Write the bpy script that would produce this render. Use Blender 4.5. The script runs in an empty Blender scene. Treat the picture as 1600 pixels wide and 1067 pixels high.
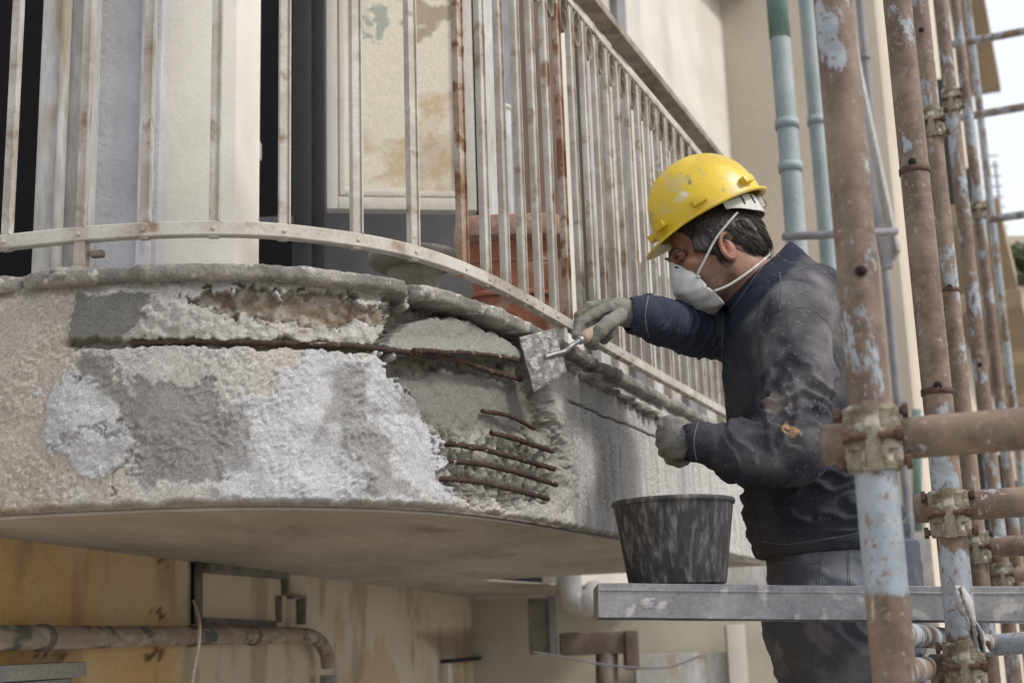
import bpy, bmesh, random
import numpy as np
from math import sin, cos, tan, atan2, radians, pi, sqrt
from mathutils import Vector, Matrix
from mathutils.bvhtree import BVHTree
random.seed(4); rng = np.random.default_rng(4)
S = bpy.context.scene; COL = S.collection

# ------------------------------------------------------------ camera
F_PX = 2106.0; PITCH = radians(12.4); ROLL = radians(1.9)
_r0 = np.array([1, 0, 0.]); FWD = np.array([0, cos(PITCH), sin(PITCH)]); _u0 = np.array([0, -sin(PITCH), cos(PITCH)])
RT = cos(ROLL)*_r0 - sin(ROLL)*_u0; UP = cos(ROLL)*_u0 + sin(ROLL)*_r0
cd = bpy.data.cameras.new('camera'); cam = bpy.data.objects.new('camera', cd); COL.objects.link(cam)
cam.matrix_world = Matrix([[RT[i], UP[i], -FWD[i], 0] for i in range(3)] + [[0, 0, 0, 1]])
cd.sensor_width = 36; cd.lens = F_PX/1600*36; cd.clip_end = 500; cd.clip_start = .05
cd.dof.use_dof = True; cd.dof.focus_distance = 2.75; cd.dof.aperture_fstop = 4.5
S.camera = cam
# ------------------------------------------------------------ sky and light (soft overcast)
SUN_EL, SUN_AZ = 44, 112      # azimuth clockwise from +Y
w = bpy.data.worlds.new('World'); S.world = w; w.use_nodes = True
nt = w.node_tree; bg = nt.nodes['Background']
sky = nt.nodes.new('ShaderNodeTexSky'); sky.sky_type = 'NISHITA'; sky.sun_disc = False
sky.sun_elevation = radians(SUN_EL); sky.sun_rotation = radians(SUN_AZ); sky.dust_density = 4; sky.air_density = 1
mx = nt.nodes.new('ShaderNodeMixRGB'); mx.inputs[0].default_value = .62; mx.inputs[2].default_value = (13.2, 13.5, 14.0, 1)
nt.links.new(sky.outputs[0], mx.inputs[1]); nt.links.new(mx.outputs[0], bg.inputs[0]); bg.inputs[1].default_value = .088
sl = bpy.data.lights.new('sun', 'SUN'); sun = bpy.data.objects.new('sun', sl); COL.objects.link(sun)
sl.energy = 2.0; sl.angle = radians(9); sl.color = (1, .96, .9)
sd = Vector((sin(radians(SUN_AZ))*cos(radians(SUN_EL)), cos(radians(SUN_AZ))*cos(radians(SUN_EL)), sin(radians(SUN_EL))))
sun.rotation_euler = sd.to_track_quat('Z', 'Y').to_euler()
S.view_settings.view_transform = 'Standard'; S.view_settings.look = 'None'; S.view_settings.exposure = 0.33; S.view_settings.gamma = 1
S.cycles.max_bounces = 6; S.cycles.use_denoising = True

# ------------------------------------------------------------ directions: AA runs away along the balcony, BB is to its left
AZ = radians(22.68)
AA = np.array([sin(AZ), cos(AZ), 0]); BB = np.array([-cos(AZ), sin(AZ), 0]); ZZ = np.array([0, 0, 1.])
def W(a, b, z): return a*AA + b*BB + np.array([0, 0, z])
def ray(x, y): return FWD*F_PX + (x-800)*RT - (y-533.5)*UP
def J(x, y, Y): d = ray(x, y); return d*Y/d[1]
def atz(x, y, z): d = ray(x, y); return d*z/d[2]
def atb(x, y, b): d = ray(x, y); return d*b/(d@BB)
def proj(P):
    P = np.asarray(P, float); q = P@FWD
    return 800+F_PX*(P@RT)/q, 533.5-F_PX*(P@UP)/q
def nrm(v): v = np.asarray(v, float); return v/np.linalg.norm(v)

# ------------------------------------------------------------ noise
def _h(ix, iy, iz, s):
    h = (ix*374761393 + iy*668265263 + iz*2147483647 + s*974634777) & 0xffffffff
    h = ((h ^ (h >> 13))*1274126177) & 0xffffffff
    h = ((h ^ (h >> 16))*2246822519) & 0xffffffff
    return (h ^ (h >> 15)) & 0xffffffff
def noise(P, sc, seed=0):
    P = np.asarray(P, float)*sc; i = np.floor(P).astype(np.int64); f = P-i
    u = f*f*f*(f*(f*6-15)+10); r = 0
    for dx in (0, 1):
        for dy in (0, 1):
            for dz in (0, 1):
                h = _h(i[:, 0]+dx, i[:, 1]+dy, i[:, 2]+dz, seed)
                gx = ((h & 1023)/511.5-1); gy = (((h >> 10) & 1023)/511.5-1); gz = (((h >> 20) & 1023)/511.5-1)
                g = gx*(f[:, 0]-dx)+gy*(f[:, 1]-dy)+gz*(f[:, 2]-dz)
                wt = (u[:, 0] if dx else 1-u[:, 0])*(u[:, 1] if dy else 1-u[:, 1])*(u[:, 2] if dz else 1-u[:, 2])
                r = r+g*wt
    return r*1.3
def fbm(P, sc, o=4, seed=0, g=.5):
    r = 0; a = 1.
    for k in range(o): r = r+a*noise(P, sc*2**k, seed+k*7); a *= g
    return r
def ss(x, a, b): t = np.clip((x-a)/(b-a), 0, 1); return t*t*(3-2*t)
def mixc(c, c2, m): return c*(1-m[:, None])+np.asarray(c2)*m[:, None]
def sdpoly(x, y, poly):
    poly = np.array(poly, float); n = len(poly); d = np.full(x.shape, 1e18); ins = np.zeros(x.shape, bool)
    for i in range(n):
        a = poly[i]; b = poly[(i+1) % n]; e = b-a
        t = np.clip(((x-a[0])*e[0]+(y-a[1])*e[1])/(e@e), 0, 1)
        d = np.minimum(d, (x-a[0]-t*e[0])**2+(y-a[1]-t*e[1])**2)
        c = ((a[1] > y) != (b[1] > y)) & (x < (b[0]-a[0])*(y-a[1])/((b[1]-a[1]) or 1e-9)+a[0]); ins ^= c
    d = np.sqrt(d); return np.where(ins, -d, d)
def sdline(x, y, pl):
    pl = np.array(pl, float); d = np.full(x.shape, 1e18)
    for a, b in zip(pl[:-1], pl[1:]):
        e = b-a; t = np.clip(((x-a[0])*e[0]+(y-a[1])*e[1])/(e@e), 0, 1)
        d = np.minimum(d, (x-a[0]-t*e[0])**2+(y-a[1]-t*e[1])**2)
    return np.sqrt(d)

# ------------------------------------------------------------ objects
def thing(name, label, cat, loc=(0, 0, 0), group=None):
    o = bpy.data.objects.new(name, None); COL.objects.link(o); o.location = tuple(loc); o.empty_display_size = .1
    o['label'] = label; o['category'] = cat
    if group: o['group'] = group
    return o
def tag(o, label, cat, group=None, kind=None):
    if label: o['label'] = label
    if cat: o['category'] = cat
    if group: o['group'] = group
    if kind: o['kind'] = kind
    return o
def wloc(o):
    v = np.zeros(3)
    while o is not None: v = v+np.array(o.location); o = o.parent
    return v
def mk(name, V, Fc, mat, parent=None, col=None, smooth=True, loc=None, autos=None):
    V = np.asarray(V, float)
    pw = wloc(parent) if parent is not None else np.zeros(3)
    L = np.array(loc, float) if loc is not None else pw
    me = bpy.data.meshes.new(name)
    me.from_pydata((V-L).tolist(), [], Fc if isinstance(Fc, list) else Fc.tolist()); me.update()
    o = bpy.data.objects.new(name, me); COL.objects.link(o); o.location = tuple(L-pw)
    if parent is not None: o.parent = parent
    if mat: me.materials.append(mat)
    if col is not None:
        a = me.color_attributes.new('Col', 'FLOAT_COLOR', 'POINT')
        a.data.foreach_set('color', np.c_[col, np.ones(len(V))].astype(np.float32).ravel())
    if smooth:
        me.polygons.foreach_set('use_smooth', [True]*len(me.polygons))
        if autos: me.set_sharp_from_angle(angle=radians(autos))
    return o
class MB:
    def __init__(s): s.V = []; s.F = []
    def add(s, V, Fc):
        n = sum(len(v) for v in s.V); s.V.append(np.asarray(V, float)); s.F += [tuple(i+n for i in f) for f in Fc]; return s
    def verts(s): return np.vstack(s.V)
    def box(s, c, ax, ay, az, bev=0):      # centre and three half-axis vectors
        c = np.array(c, float); ax, ay, az = (np.array(v, float) for v in (ax, ay, az))
        if bev <= 0:
            V = [c+i*ax+j*ay+k*az for i in (-1, 1) for j in (-1, 1) for k in (-1, 1)]
            return s.add(V, [(0, 1, 3, 2), (4, 6, 7, 5), (0, 4, 5, 1), (2, 3, 7, 6), (0, 2, 6, 4), (1, 5, 7, 3)])
        bm = bmesh.new(); bmesh.ops.create_cube(bm, size=2)
        la, lb, lc = (np.linalg.norm(v) for v in (ax, ay, az))
        for v in bm.verts: v.co = Vector((v.co.x*la, v.co.y*lb, v.co.z*lc))
        bmesh.ops.bevel(bm, geom=bm.edges[:], offset=min(bev, la*.9, lb*.9, lc*.9), segments=2, profile=.6, affect='EDGES')
        R = np.c_[ax/la, ay/lb, az/lc]
        V = [c+R@np.array(v.co) for v in bm.verts]; Fc = [[v.index for v in f.verts] for f in bm.faces]; bm.free()
        if np.linalg.det(R) < 0: Fc = [f[::-1] for f in Fc]
        return s.add(V, Fc)
    def tube(s, pts, r, n=12, cap=True, ell=None):
        pts = np.array(pts, float); m = len(pts); r = np.broadcast_to(np.asarray(r, float), (m,))
        T = np.gradient(pts, axis=0); T /= np.linalg.norm(T, axis=1)[:, None]+1e-12
        u = np.cross(T[0], [0, 0, 1.]);
        if np.linalg.norm(u) < 1e-3: u = np.cross(T[0], [1., 0, 0])
        u = nrm(u); V = []; an = np.arange(n)*2*pi/n
        for i in range(m):
            u = nrm(u-T[i]*(u@T[i])); v = np.cross(T[i], u)
            V.append(pts[i]+r[i]*(np.cos(an)[:, None]*u+np.sin(an)[:, None]*v*(ell or 1)))
        V = np.vstack(V); Fc = []
        for i in range(m-1):
            for j in range(n):
                k = (j+1) % n; Fc.append((i*n+j, i*n+k, (i+1)*n+k, (i+1)*n+j))
        if cap: Fc.append(tuple(range(n))[::-1]); Fc.append(tuple((m-1)*n+j for j in range(n)))
        return s.add(V, Fc)
    def lathe(s, c, prof, n=48, axis=(0, 0, 1), u=None):
        ax = nrm(axis); u = nrm(np.cross(ax, [0, 1, .01]) if u is None else u); v = np.cross(ax, u); an = np.arange(n)*2*pi/n
        V = np.vstack([np.array(c)+ax*z+r*(np.cos(an)[:, None]*u+np.sin(an)[:, None]*v) for r, z in prof]); Fc = []
        for i in range(len(prof)-1):
            for j in range(n): k = (j+1) % n; Fc.append((i*n+j, i*n+k, (i+1)*n+k, (i+1)*n+j))
        Fc.append(tuple(range(n))[::-1]); Fc.append(tuple((len(prof)-1)*n+j for j in range(n)))
        return s.add(V, Fc)
    def build(s, name, mat, parent=None, **k):
        return mk(name, np.vstack(s.V), s.F, mat, parent, **k)
def resample(P, n=None, step=None):
    P = np.array(P, float); d = np.r_[0, np.cumsum(np.linalg.norm(np.diff(P, axis=0), axis=1))]
    if n is None: n = max(2, int(d[-1]/step)+1)
    t = np.linspace(0, d[-1], n); return np.c_[tuple(np.interp(t, d, P[:, i]) for i in range(P.shape[1]))]
def spline(P, k=12):
    P = np.array(P, float); Q = np.vstack([2*P[0]-P[1], P, 2*P[-1]-P[-2]]); out = []
    for i in range(1, len(Q)-2):
        for t in np.arange(k)/k:
            a, b, c, d = Q[i-1:i+3]; out.append(.5*(2*b+(c-a)*t+(2*a-5*b+4*c-d)*t*t+(3*b-a-3*c+d)*t**3))
    return np.vstack(out+[P[-1]])

# ------------------------------------------------------------ materials
def mat(name, c1, c2=None, scale=6, rough=.8, bump=.25, bscale=120, metal=0, vc=False, spec=.35, det=.25, lo=.4, hi=.6, dist=.002, c3=None, s3=40, lo3=.6, hi3=.66, stretch=None, rvar=.1, dst=0, dlo=.25, dhi=.75):
    m = bpy.data.materials.new(name); m.use_nodes = True; n = m.node_tree.nodes; L = m.node_tree.links.new; p = n['Principled BSDF']
    tc = n.new('ShaderNodeTexCoord'); src = tc.outputs['Object']
    if stretch:
        mp = n.new('ShaderNodeMapping'); mp.inputs['Scale'].default_value = stretch; L(src, mp.inputs[0]); src = mp.outputs[0]
    def nz(sc, d=5, r=.6):
        t = n.new('ShaderNodeTexNoise'); t.inputs['Scale'].default_value = sc; t.inputs['Detail'].default_value = d; t.inputs['Roughness'].default_value = r
        L(src, t.inputs['Vector']); return t.outputs[0]
    def rmp(x, a, b):
        r = n.new('ShaderNodeMapRange'); r.inputs[1].default_value = a; r.inputs[2].default_value = b; L(x, r.inputs[0]); return r.outputs[0]
    def mixn(f, a, b, mode='MIX'):
        q = n.new('ShaderNodeMixRGB'); q.blend_type = mode
        for sk, v in ((q.inputs[0], f), (q.inputs[1], a), (q.inputs[2], b)):
            if hasattr(v, 'links'): L(v, sk)
            elif isinstance(v, (int, float)): sk.default_value = v
            else: sk.default_value = (*v, 1)
        return q.outputs[0]
    if vc:
        at = n.new('ShaderNodeAttribute'); at.attribute_name = 'Col'; base = at.outputs['Color']
    else: base = mixn(rmp(nz(scale), lo, hi), c1, c2 or c1)
    if c3: base = mixn(rmp(nz(s3, 3, .5), lo3, hi3), base, c3)
    fine = nz(bscale, 4, .65)
    if dst: fine.node.inputs['Distortion'].default_value = dst
    v = rmp(fine, dlo, dhi)
    if det:
        mul = n.new('ShaderNodeMapRange'); mul.inputs[3].default_value = 1-det; mul.inputs[4].default_value = 1+det; L(v, mul.inputs[0])
        vm = n.new('ShaderNodeVectorMath'); vm.operation = 'SCALE'; L(base, vm.inputs[0]); L(mul.outputs[0], vm.inputs['Scale']); base = vm.outputs[0]
    L(base, p.inputs['Base Color']); p.inputs['Metallic'].default_value = metal; p.inputs['Specular IOR Level'].default_value = spec
    rr = n.new('ShaderNodeMapRange'); rr.inputs[3].default_value = max(0, rough-rvar); rr.inputs[4].default_value = min(1, rough+rvar); L(nz(scale*3), rr.inputs[0]); L(rr.outputs[0], p.inputs['Roughness'])
    if bump:
        b = n.new('ShaderNodeBump'); b.inputs['Strength'].default_value = bump; b.inputs['Distance'].default_value = dist; L(fine, b.inputs['Height']); L(b.outputs[0], p.inputs['Normal'])
    return m
M = {}
M['stucco'] = mat('stucco', None, vc=True, rough=.92, bump=1., bscale=190, dist=.0035, det=.25, spec=.2, scale=10, dst=1.6, dlo=.35, dhi=.62)  # fine noise also darkens the crevices, shade put into the colour
M['vc_wall'] = mat('aged_plaster', None, vc=True, rough=.92, bump=.5, bscale=90, dist=.003, det=.12, spec=.2)
M['vc_steel'] = mat('rusty_painted_steel', None, vc=True, rough=.62, bump=.35, bscale=260, dist=.001, det=.16, spec=.4)
M['coping'] = mat('worn_concrete', (.30, .285, .26), (.17, .16, .145), scale=16, rough=.95, bump=.9, bscale=180, dist=.004, det=.35, c3=(.42, .40, .37), s3=30)
M['soffit'] = mat('stained_soffit', (.37, .345, .31), (.27, .25, .22), scale=3, rough=.95, bump=.3, bscale=60, det=.12, stretch=(1, .35, 1), c3=(.16, .125, .095), s3=5, lo3=.62, hi3=.8)
M['concrete'] = mat('grey_concrete', (.30, .29, .27), (.22, .21, .2), rough=.95, bump=.6)
M['rail'] = mat('peeling_cream_paint', (.48, .46, .42), (.36, .32, .27), scale=11, rough=.6, bump=.3, bscale=150, det=.14, c3=(.23, .155, .10), s3=20, lo3=.58, hi3=.72)
M['rail_rusty'] = mat('rusted_baluster_paint', (.26, .17, .115), (.42, .37, .31), scale=9, rough=.7, bump=.4, bscale=150, det=.2, c3=(.17, .08, .04), s3=22, lo3=.5, hi3=.6)
M['rail_brown'] = mat('weathered_handrail_paint', (.17, .135, .10), (.30, .26, .21), scale=9, rough=.65, bump=.3, det=.2)
M['rebar'] = mat('rusted_rebar', (.034, .019, .016), (.062, .034, .026), scale=40, rough=.85, bump=.8, bscale=300, c3=(.30, .27, .24), s3=60, lo3=.66, hi3=.72, dist=.002)
M['mortar'] = mat('wet_mortar', (.22, .215, .19), (.28, .27, .245), scale=20, rough=.55, bump=.7, bscale=160, dist=.003)
M['bucket'] = mat('mortar_stained_rubber', (.028, .028, .03), (.045, .045, .047), scale=14, rough=.6, bump=.4, bscale=120, c3=(.16, .157, .152), s3=75, lo3=.47, hi3=.74, stretch=(1, 1, .28), det=.6, dst=1.2)
M['plank'] = mat('galvanised_plank', (.30, .30, .315), (.21, .215, .23), scale=10, rough=.5, bump=.4, bscale=100, metal=.35, c3=(.42, .41, .40), s3=26, lo3=.6, hi3=.68, det=.2)
M['dark'] = mat('dark_interior', (.006, .006, .008), rough=.9, bump=0)  # near-black, the shade inside openings put into the colour
M['dkframe'] = mat('dark_blue_frame', (.022, .023, .028), (.03, .031, .036), rough=.5, bump=.1)
M['greyframe'] = mat('grey_frame', (.18, .175, .19), (.24, .235, .25), rough=.5, bump=.1)
M['cream'] = mat('cream_render', (.80, .77, .69), (.75, .72, .64), scale=5, rough=.9, bump=.5, bscale=80, det=.06, dist=.002)
M['cream2'] = mat('weathered_cream_render', (.62, .595, .54), (.55, .52, .47), scale=2, rough=.9, bump=.4, bscale=60, det=.08)
M['lowgrey'] = mat('dark_grey_wall', (.13, .13, .135), (.10, .10, .105), rough=.8)  # dark grey, tone varying at random
M['court'] = mat('courtyard_render', (.42, .40, .32), (.36, .33, .26), scale=2, rough=.9, bump=.3)
M['white'] = mat('shaded_white_paint', (.52, .525, .55), (.44, .445, .47), scale=5, rough=.85, bump=.9, bscale=70, det=.08, dist=.004)  # bluish grey shade of the panels is put into this white
M['whitetrim'] = mat('streaked_white_trim', (.50, .50, .50), (.38, .37, .35), scale=6, rough=.7, bump=.4, bscale=60, stretch=(1, 1, .25), c3=(.36, .3, .22), s3=8)
M['wood'] = mat('brown_wood_frame', (.085, .048, .03), (.14, .08, .05), scale=5, rough=.6, bump=.3, stretch=(6, 6, .6))
M['terra'] = mat('terracotta', (.30, .125, .075), (.24, .10, .06), scale=8, rough=.85, bump=.3, c3=(.36, .22, .17), s3=12)
M['terrarim'] = mat('dusty_terracotta', (.42, .30, .25), (.34, .20, .15), scale=14, rough=.9, bump=.3)
M['stone'] = mat('mossy_stone', (.13, .12, .10), (.20, .185, .155), scale=12, rough=.95, bump=.7)
M['duct'] = mat('brown_duct', (.11, .085, .07), (.17, .13, .11), scale=8, rough=.7)
M['pvc'] = mat('grey_pvc', (.42, .41, .40), (.34, .33, .32), rough=.5, bump=.1)
M['greenpipe'] = mat('faded_green_pipe', (.25, .31, .32), (.34, .38, .40), scale=3, rough=.5, bump=.15)
M['cable'] = mat('beige_cable', (.68, .60, .50), rough=.6, bump=0)
M['skin'] = mat('skin', None, vc=True, scale=30, rough=.55, bump=.3, bscale=500, dist=.0008, det=.12, spec=.4)
M['hair'] = mat('dark_hair', (.010, .008, .007), (.036, .029, .025), scale=160, rough=.5, bump=.5, bscale=400, spec=.5)
M['glove'] = mat('mortar_caked_glove', (.21, .205, .185), (.15, .145, .13), scale=22, rough=.9, bump=.8, bscale=220, det=.2, dist=.002, c3=(.16, .145, .085), s3=16, lo3=.55, hi3=.7)
M['jacket'] = mat('dusty_dark_fleece', None, vc=True, rough=.95, bump=.6, bscale=420, dist=.0015, det=.35, spec=.15, c3=(.16, .155, .155), s3=420, lo3=.64, hi3=.74)
M['jeans'] = mat('dark_dusty_denim', None, vc=True, rough=.9, bump=.5, bscale=500, dist=.001, det=.3, spec=.2, c3=(.16, .16, .17), s3=120, lo3=.64, hi3=.78)
M['seam'] = mat('dusty_seam', (.10, .10, .11), (.16, .16, .165), scale=60, rough=.95, bump=.3)
M['helmet'] = mat('scuffed_yellow_plastic', None, vc=True, scale=9, rough=.42, bump=.08, bscale=300, det=.07, spec=.5, c3=(.40, .32, .12), s3=60, lo3=.66, hi3=.74, rvar=.14)
M['strap'] = mat('grey_white_plastic', (.50, .50, .47), rough=.5, bump=.05)
M['maskm'] = mat('white_mask_fabric', (.60, .605, .61), (.50, .505, .51), scale=25, rough=.95, bump=.25, bscale=300, det=.04)
M['black'] = mat('black_plastic', (.02, .02, .02), rough=.5, bump=0)
M['trowel'] = mat('mortared_steel', (.24, .235, .22), (.17, .165, .155), scale=25, rough=.45, metal=.3, bump=.7, bscale=120, c3=(.38, .375, .36), s3=45, lo3=.5, hi3=.56, dist=.003)
M['steel'] = mat('worn_steel', (.32, .32, .33), (.25, .25, .26), rough=.4, metal=.6, bump=.2)
M['handle'] = mat('pale_wood_handle', (.38, .29, .20), (.28, .22, .16), rough=.7, bump=.2)
M['coupler'] = mat('mortar_crusted_coupler', (.25, .225, .165), (.16, .13, .085), scale=26, rough=.8, bump=.8, bscale=120, c3=(.42, .39, .33), s3=34, lo3=.55, hi3=.62, dist=.003)
M['bolt'] = mat('rusty_bolt', (.07, .042, .034), (.12, .07, .05), scale=40, rough=.7, metal=.3, bump=.4)
M['plaster_wrap'] = mat('mortar_smeared_wrap', (.42, .41, .40), (.30, .29, .28), scale=14, rough=.7, bump=.5)
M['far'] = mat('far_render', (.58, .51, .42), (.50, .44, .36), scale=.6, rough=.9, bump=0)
M['farshade'] = mat('far_shaded_render', (.34, .27, .19), (.28, .22, .16), scale=.8, rough=.9, bump=0)  # darker copy of the far render, shade put into its colour
M['leaf'] = mat('leaf_green', (.05, .09, .03), (.09, .13, .05), scale=5, rough=.7, bump=0)
M['ground'] = mat('dusty_pavement', (.36, .335, .30), (.30, .28, .25), scale=2, rough=.95, bump=.4)
M['glass'] = mat('window_dark_glass', (.03, .035, .04), rough=.15, bump=0, rvar=.02)

def steel_mat():
    m = bpy.data.materials.new('rusty_painted_steel'); m.use_nodes = True; n = m.node_tree.nodes; L = m.node_tree.links.new; p = n['Principled BSDF']
    tc = n.new('ShaderNodeTexCoord'); oi = n.new('ShaderNodeObjectInfo'); ad = n.new('ShaderNodeVectorMath'); ad.operation = 'ADD'
    cmb = n.new('ShaderNodeCombineXYZ'); ml = n.new('ShaderNodeMath'); ml.operation = 'MULTIPLY'; ml.inputs[1].default_value = 37; L(oi.outputs['Random'], ml.inputs[0]); L(ml.outputs[0], cmb.inputs[0])
    L(tc.outputs['Object'], ad.inputs[0]); L(cmb.outputs[0], ad.inputs[1])
    def nz(sc, d=5, r=.6, st=(1, 1, 1), dist=0):
        mp = n.new('ShaderNodeMapping'); mp.inputs['Scale'].default_value = st; L(ad.outputs[0], mp.inputs[0])
        t = n.new('ShaderNodeTexNoise'); t.inputs['Scale'].default_value = sc; t.inputs['Detail'].default_value = d; t.inputs['Roughness'].default_value = r; t.inputs['Distortion'].default_value = dist; L(mp.outputs[0], t.inputs['Vector']); return t.outputs[0]
    def rmp(x, a, b, c=0, d=1):
        r = n.new('ShaderNodeMapRange'); r.inputs[1].default_value = a; r.inputs[2].default_value = b; r.inputs[3].default_value = c; r.inputs[4].default_value = d; L(x, r.inputs[0]); return r.outputs[0]
    def mixn(f, a, b):
        q = n.new('ShaderNodeMixRGB')
        for sk, v in ((q.inputs[0], f), (q.inputs[1], a), (q.inputs[2], b)):
            if hasattr(v, 'links'): L(v, sk)
            else: sk.default_value = (*v, 1)
        return q.outputs[0]
    def add(a, b):
        q = n.new('ShaderNodeMath'); q.operation = 'ADD'; L(a, q.inputs[0]); L(b, q.inputs[1]); return q.outputs[0]
    rust = mixn(rmp(nz(26, 8, .7), .38, .62), (.195, .137, .102), (.11, .072, .054))
    rust = mixn(rmp(nz(7, 5, .6, (1, 1, .4)), .48, .66), rust, (.25, .185, .13))
    rust = mixn(rmp(nz(90, 5, .7), .58, .68), rust, (.30, .25, .20))
    at = n.new('ShaderNodeAttribute'); at.attribute_name = 'Col'; sp = n.new('ShaderNodeSeparateColor'); L(at.outputs['Color'], sp.inputs[0])
    a = add(rmp(nz(13, 9, .68, (1, 1, .45), .3), 0, 1, -.5, .5), sp.outputs[0])
    paint = mixn(rmp(nz(30, 6, .7), .4, .62), (.33, .37, .41), (.24, .275, .30))
    paint = mixn(rmp(nz(70, 6, .7), .56, .62), paint, (.20, .14, .10))
    c = mixn(rmp(a, .0, .035), rust, paint)
    c = mixn(rmp(nz(40, 7, .7, (1, 1, .25)), .635, .66), c, (.40, .385, .36))
    L(c, p.inputs['Base Color']); L(rmp(nz(50, 5, .6), .3, .7, .45, .8), p.inputs['Roughness']); p.inputs['Specular IOR Level'].default_value = .4
    b = n.new('ShaderNodeBump'); b.inputs['Strength'].default_value = .5; b.inputs['Distance'].default_value = .0012; L(add(nz(240, 5, .7), rmp(a, .0, .035, 0, .5)), b.inputs['Height']); L(b.outputs[0], p.inputs['Normal'])
    return m
M['vc_steel'] = steel_mat()
# ------------------------------------------------------------ ground
g = mk('ground', [(-200, -200, -1.6), (200, -200, -1.6), (200, 300, -1.6), (-200, 300, -1.6)], [(0, 1, 2, 3)], M['ground']); g['kind'] = 'structure'
#SECTIONS
# ------------------------------------------------------------ balcony: plan curve of its face, in (a, b)
ZS, ZT, ZC = .237, .637, .665            # soffit, underside of coping, top of coping
ctrl = [(5.0, 1.085), (4.2, 1.08), (3.5, 1.078), (3.0, 1.075), (2.7, 1.072), (2.5, 1.078), (2.33, 1.10), (2.19, 1.145), (2.075, 1.215), (1.98, 1.30), (1.915, 1.40), (1.868, 1.51), (1.833, 1.635), (1.808, 1.77), (1.79, 1.93), (1.78, 2.1)]
PATH = spline(ctrl, 16); PATH = resample(PATH, step=.0026)
def path_off(P, off):                     # positive = outwards
    T = np.gradient(P, axis=0); T /= np.linalg.norm(T, axis=1)[:, None]
    N = np.c_[T[:, 1], -T[:, 0]]          # travelling towards the viewer, outside is to the right
    if (N @ np.array([0, -1.]))[0] < 0: N = -N
    return P+N*off, N
_p, PN = path_off(PATH, 0)
PN = np.c_[tuple(np.convolve(np.pad(PN[:, i], 30, 'edge'), np.ones(61)/61, 'valid') for i in range(2))]
PN /= np.linalg.norm(PN, axis=1)[:, None]
dd = np.r_[0, np.cumsum(np.linalg.norm(np.diff(PATH, axis=0), axis=1))]
keep = []; last = -1                     # coarser steps far away
for i, s_ in enumerate(dd):
    st = .0026 if PATH[i, 0] < 3.3 else .007
    if s_-last >= st*.99 or i == 0: keep.append(i); last = s_
PK = PATH[keep]; NK = PN[keep]; m = len(PK)
def to3(P, z): return P[:, :1]*AA+P[:, 1:2]*BB+np.c_[np.zeros((len(P), 2)), np.full(len(P), 1.)*z]
nz = 158; zs = np.linspace(ZS, ZT+.006, nz)
G = np.vstack([to3(PK, z) for z in zs]); N3 = np.tile(NK[:, :1]*AA+NK[:, 1:2]*BB, (nz, 1)); ZG = np.repeat(zs, m)
px, py = proj(G)
obl = 1-.8*ss(px, 700, 880); wx = px+(fbm(G, 22, 4, 1)*26+fbm(G, 110, 3, 2)*11)*obl; wy = py+(fbm(G, 22, 4, 5)*22+fbm(G, 110, 3, 6)*11)*(.4+.6*obl)
def pm(poly, soft=5, warp=1):
    soft = max(1.5, soft*.45)
    d = sdpoly(px+(wx-px)*warp, py+(wy-py)*warp, poly); return 1-ss(d, -soft, soft)
fine = fbm(G, 95, 3, 11); ridg = 1-np.abs(fbm(G, 70, 3, 13))*2; med = fbm(G, 14, 3, 17); big = fbm(G, 3.5, 3, 23)
worm = np.abs(noise(G+fbm(G, 60, 2, 31)[:, None]*.01, 105, 29))
gmod = .35+1.1*ss(fbm(G, 7, 3, 91), -.25, .35); disp = (.0016*fine+.0036*(worm-.25))*gmod+.0034*med+.003*big
col = np.tile([.47, .455, .43], (len(G), 1))
right_m = ss(px, 872, 905); col = mixc(col, (.46, .45, .435), right_m)
left_m = 1-ss(wx+(wy-600)*.12, 95, 150); col = mixc(col, (.44, .40, .35), left_m)
col = col*(.88+.5*np.clip(worm, 0, .5))[:, None]  # crevices darker: their dirt and shade put into the colour
white = np.maximum(pm([(60, 620), (110, 575), (170, 610), (215, 660), (225, 720), (150, 745), (80, 705)], 8), pm([(335, 655), (420, 600), (480, 545), (590, 565), (640, 620), (690, 690), (705, 785), (335, 785)], 14))
col = mixc(col, (.475, .48, .50), white); disp += white*(.004+.004*med)
blot = ss(fbm(G, 9, 4, 41), .05, .3)*pm([(340, 600), (640, 560), (700, 700), (700, 780), (340, 780)], 10); col = mixc(col, (.24, .235, .225), blot*.75)
warmb = ss(fbm(G, 6, 3, 43), .1, .4); col = mixc(col, (.44, .385, .32), warmb*.4*(1-white)*(1-right_m))
g3 = pm([(215, 600), (330, 595), (350, 690), (342, 752), (215, 757)], 8); col = mixc(col, (.235, .232, .23), g3*.85); disp -= g3*.0025
d2 = pm([(110, 560), (150, 548), (205, 600), (235, 650), (225, 690), (170, 620), (125, 590)], 6); col = mixc(col, (.20, .195, .18), d2*.85)
rough = pm([(228, 455), (290, 450), (340, 490), (600, 505), (603, 540), (300, 528), (180, 535), (228, 500)], 6)
disp += rough*(.007*fbm(G, 45, 4, 51)+.002); col = mixc(col, (.42, .405, .38), rough*.7)
br = pm([(285, 458), (400, 450), (600, 466), (606, 510), (520, 505), (430, 502), (350, 492)], 6)
disp -= br*(.016+.009*fbm(G, 30, 4, 53)); col = mixc(col, (.22, .18, .14), br*.85*(.7+.6*ss(fbm(G, 25, 3, 55), -.2, .3))); col = mixc(col, (.13, .075, .05), br*ss(fbm(G, 18, 3, 57), .18, .4)*.8)
d1 = pm([(118, 462), (236, 455), (229, 498), (185, 530), (107, 541), (112, 500)], 3, .45); col = mixc(col, (.165, .162, .15), d1); disp = disp*(1-d1*.75)+d1*.0025
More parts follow.
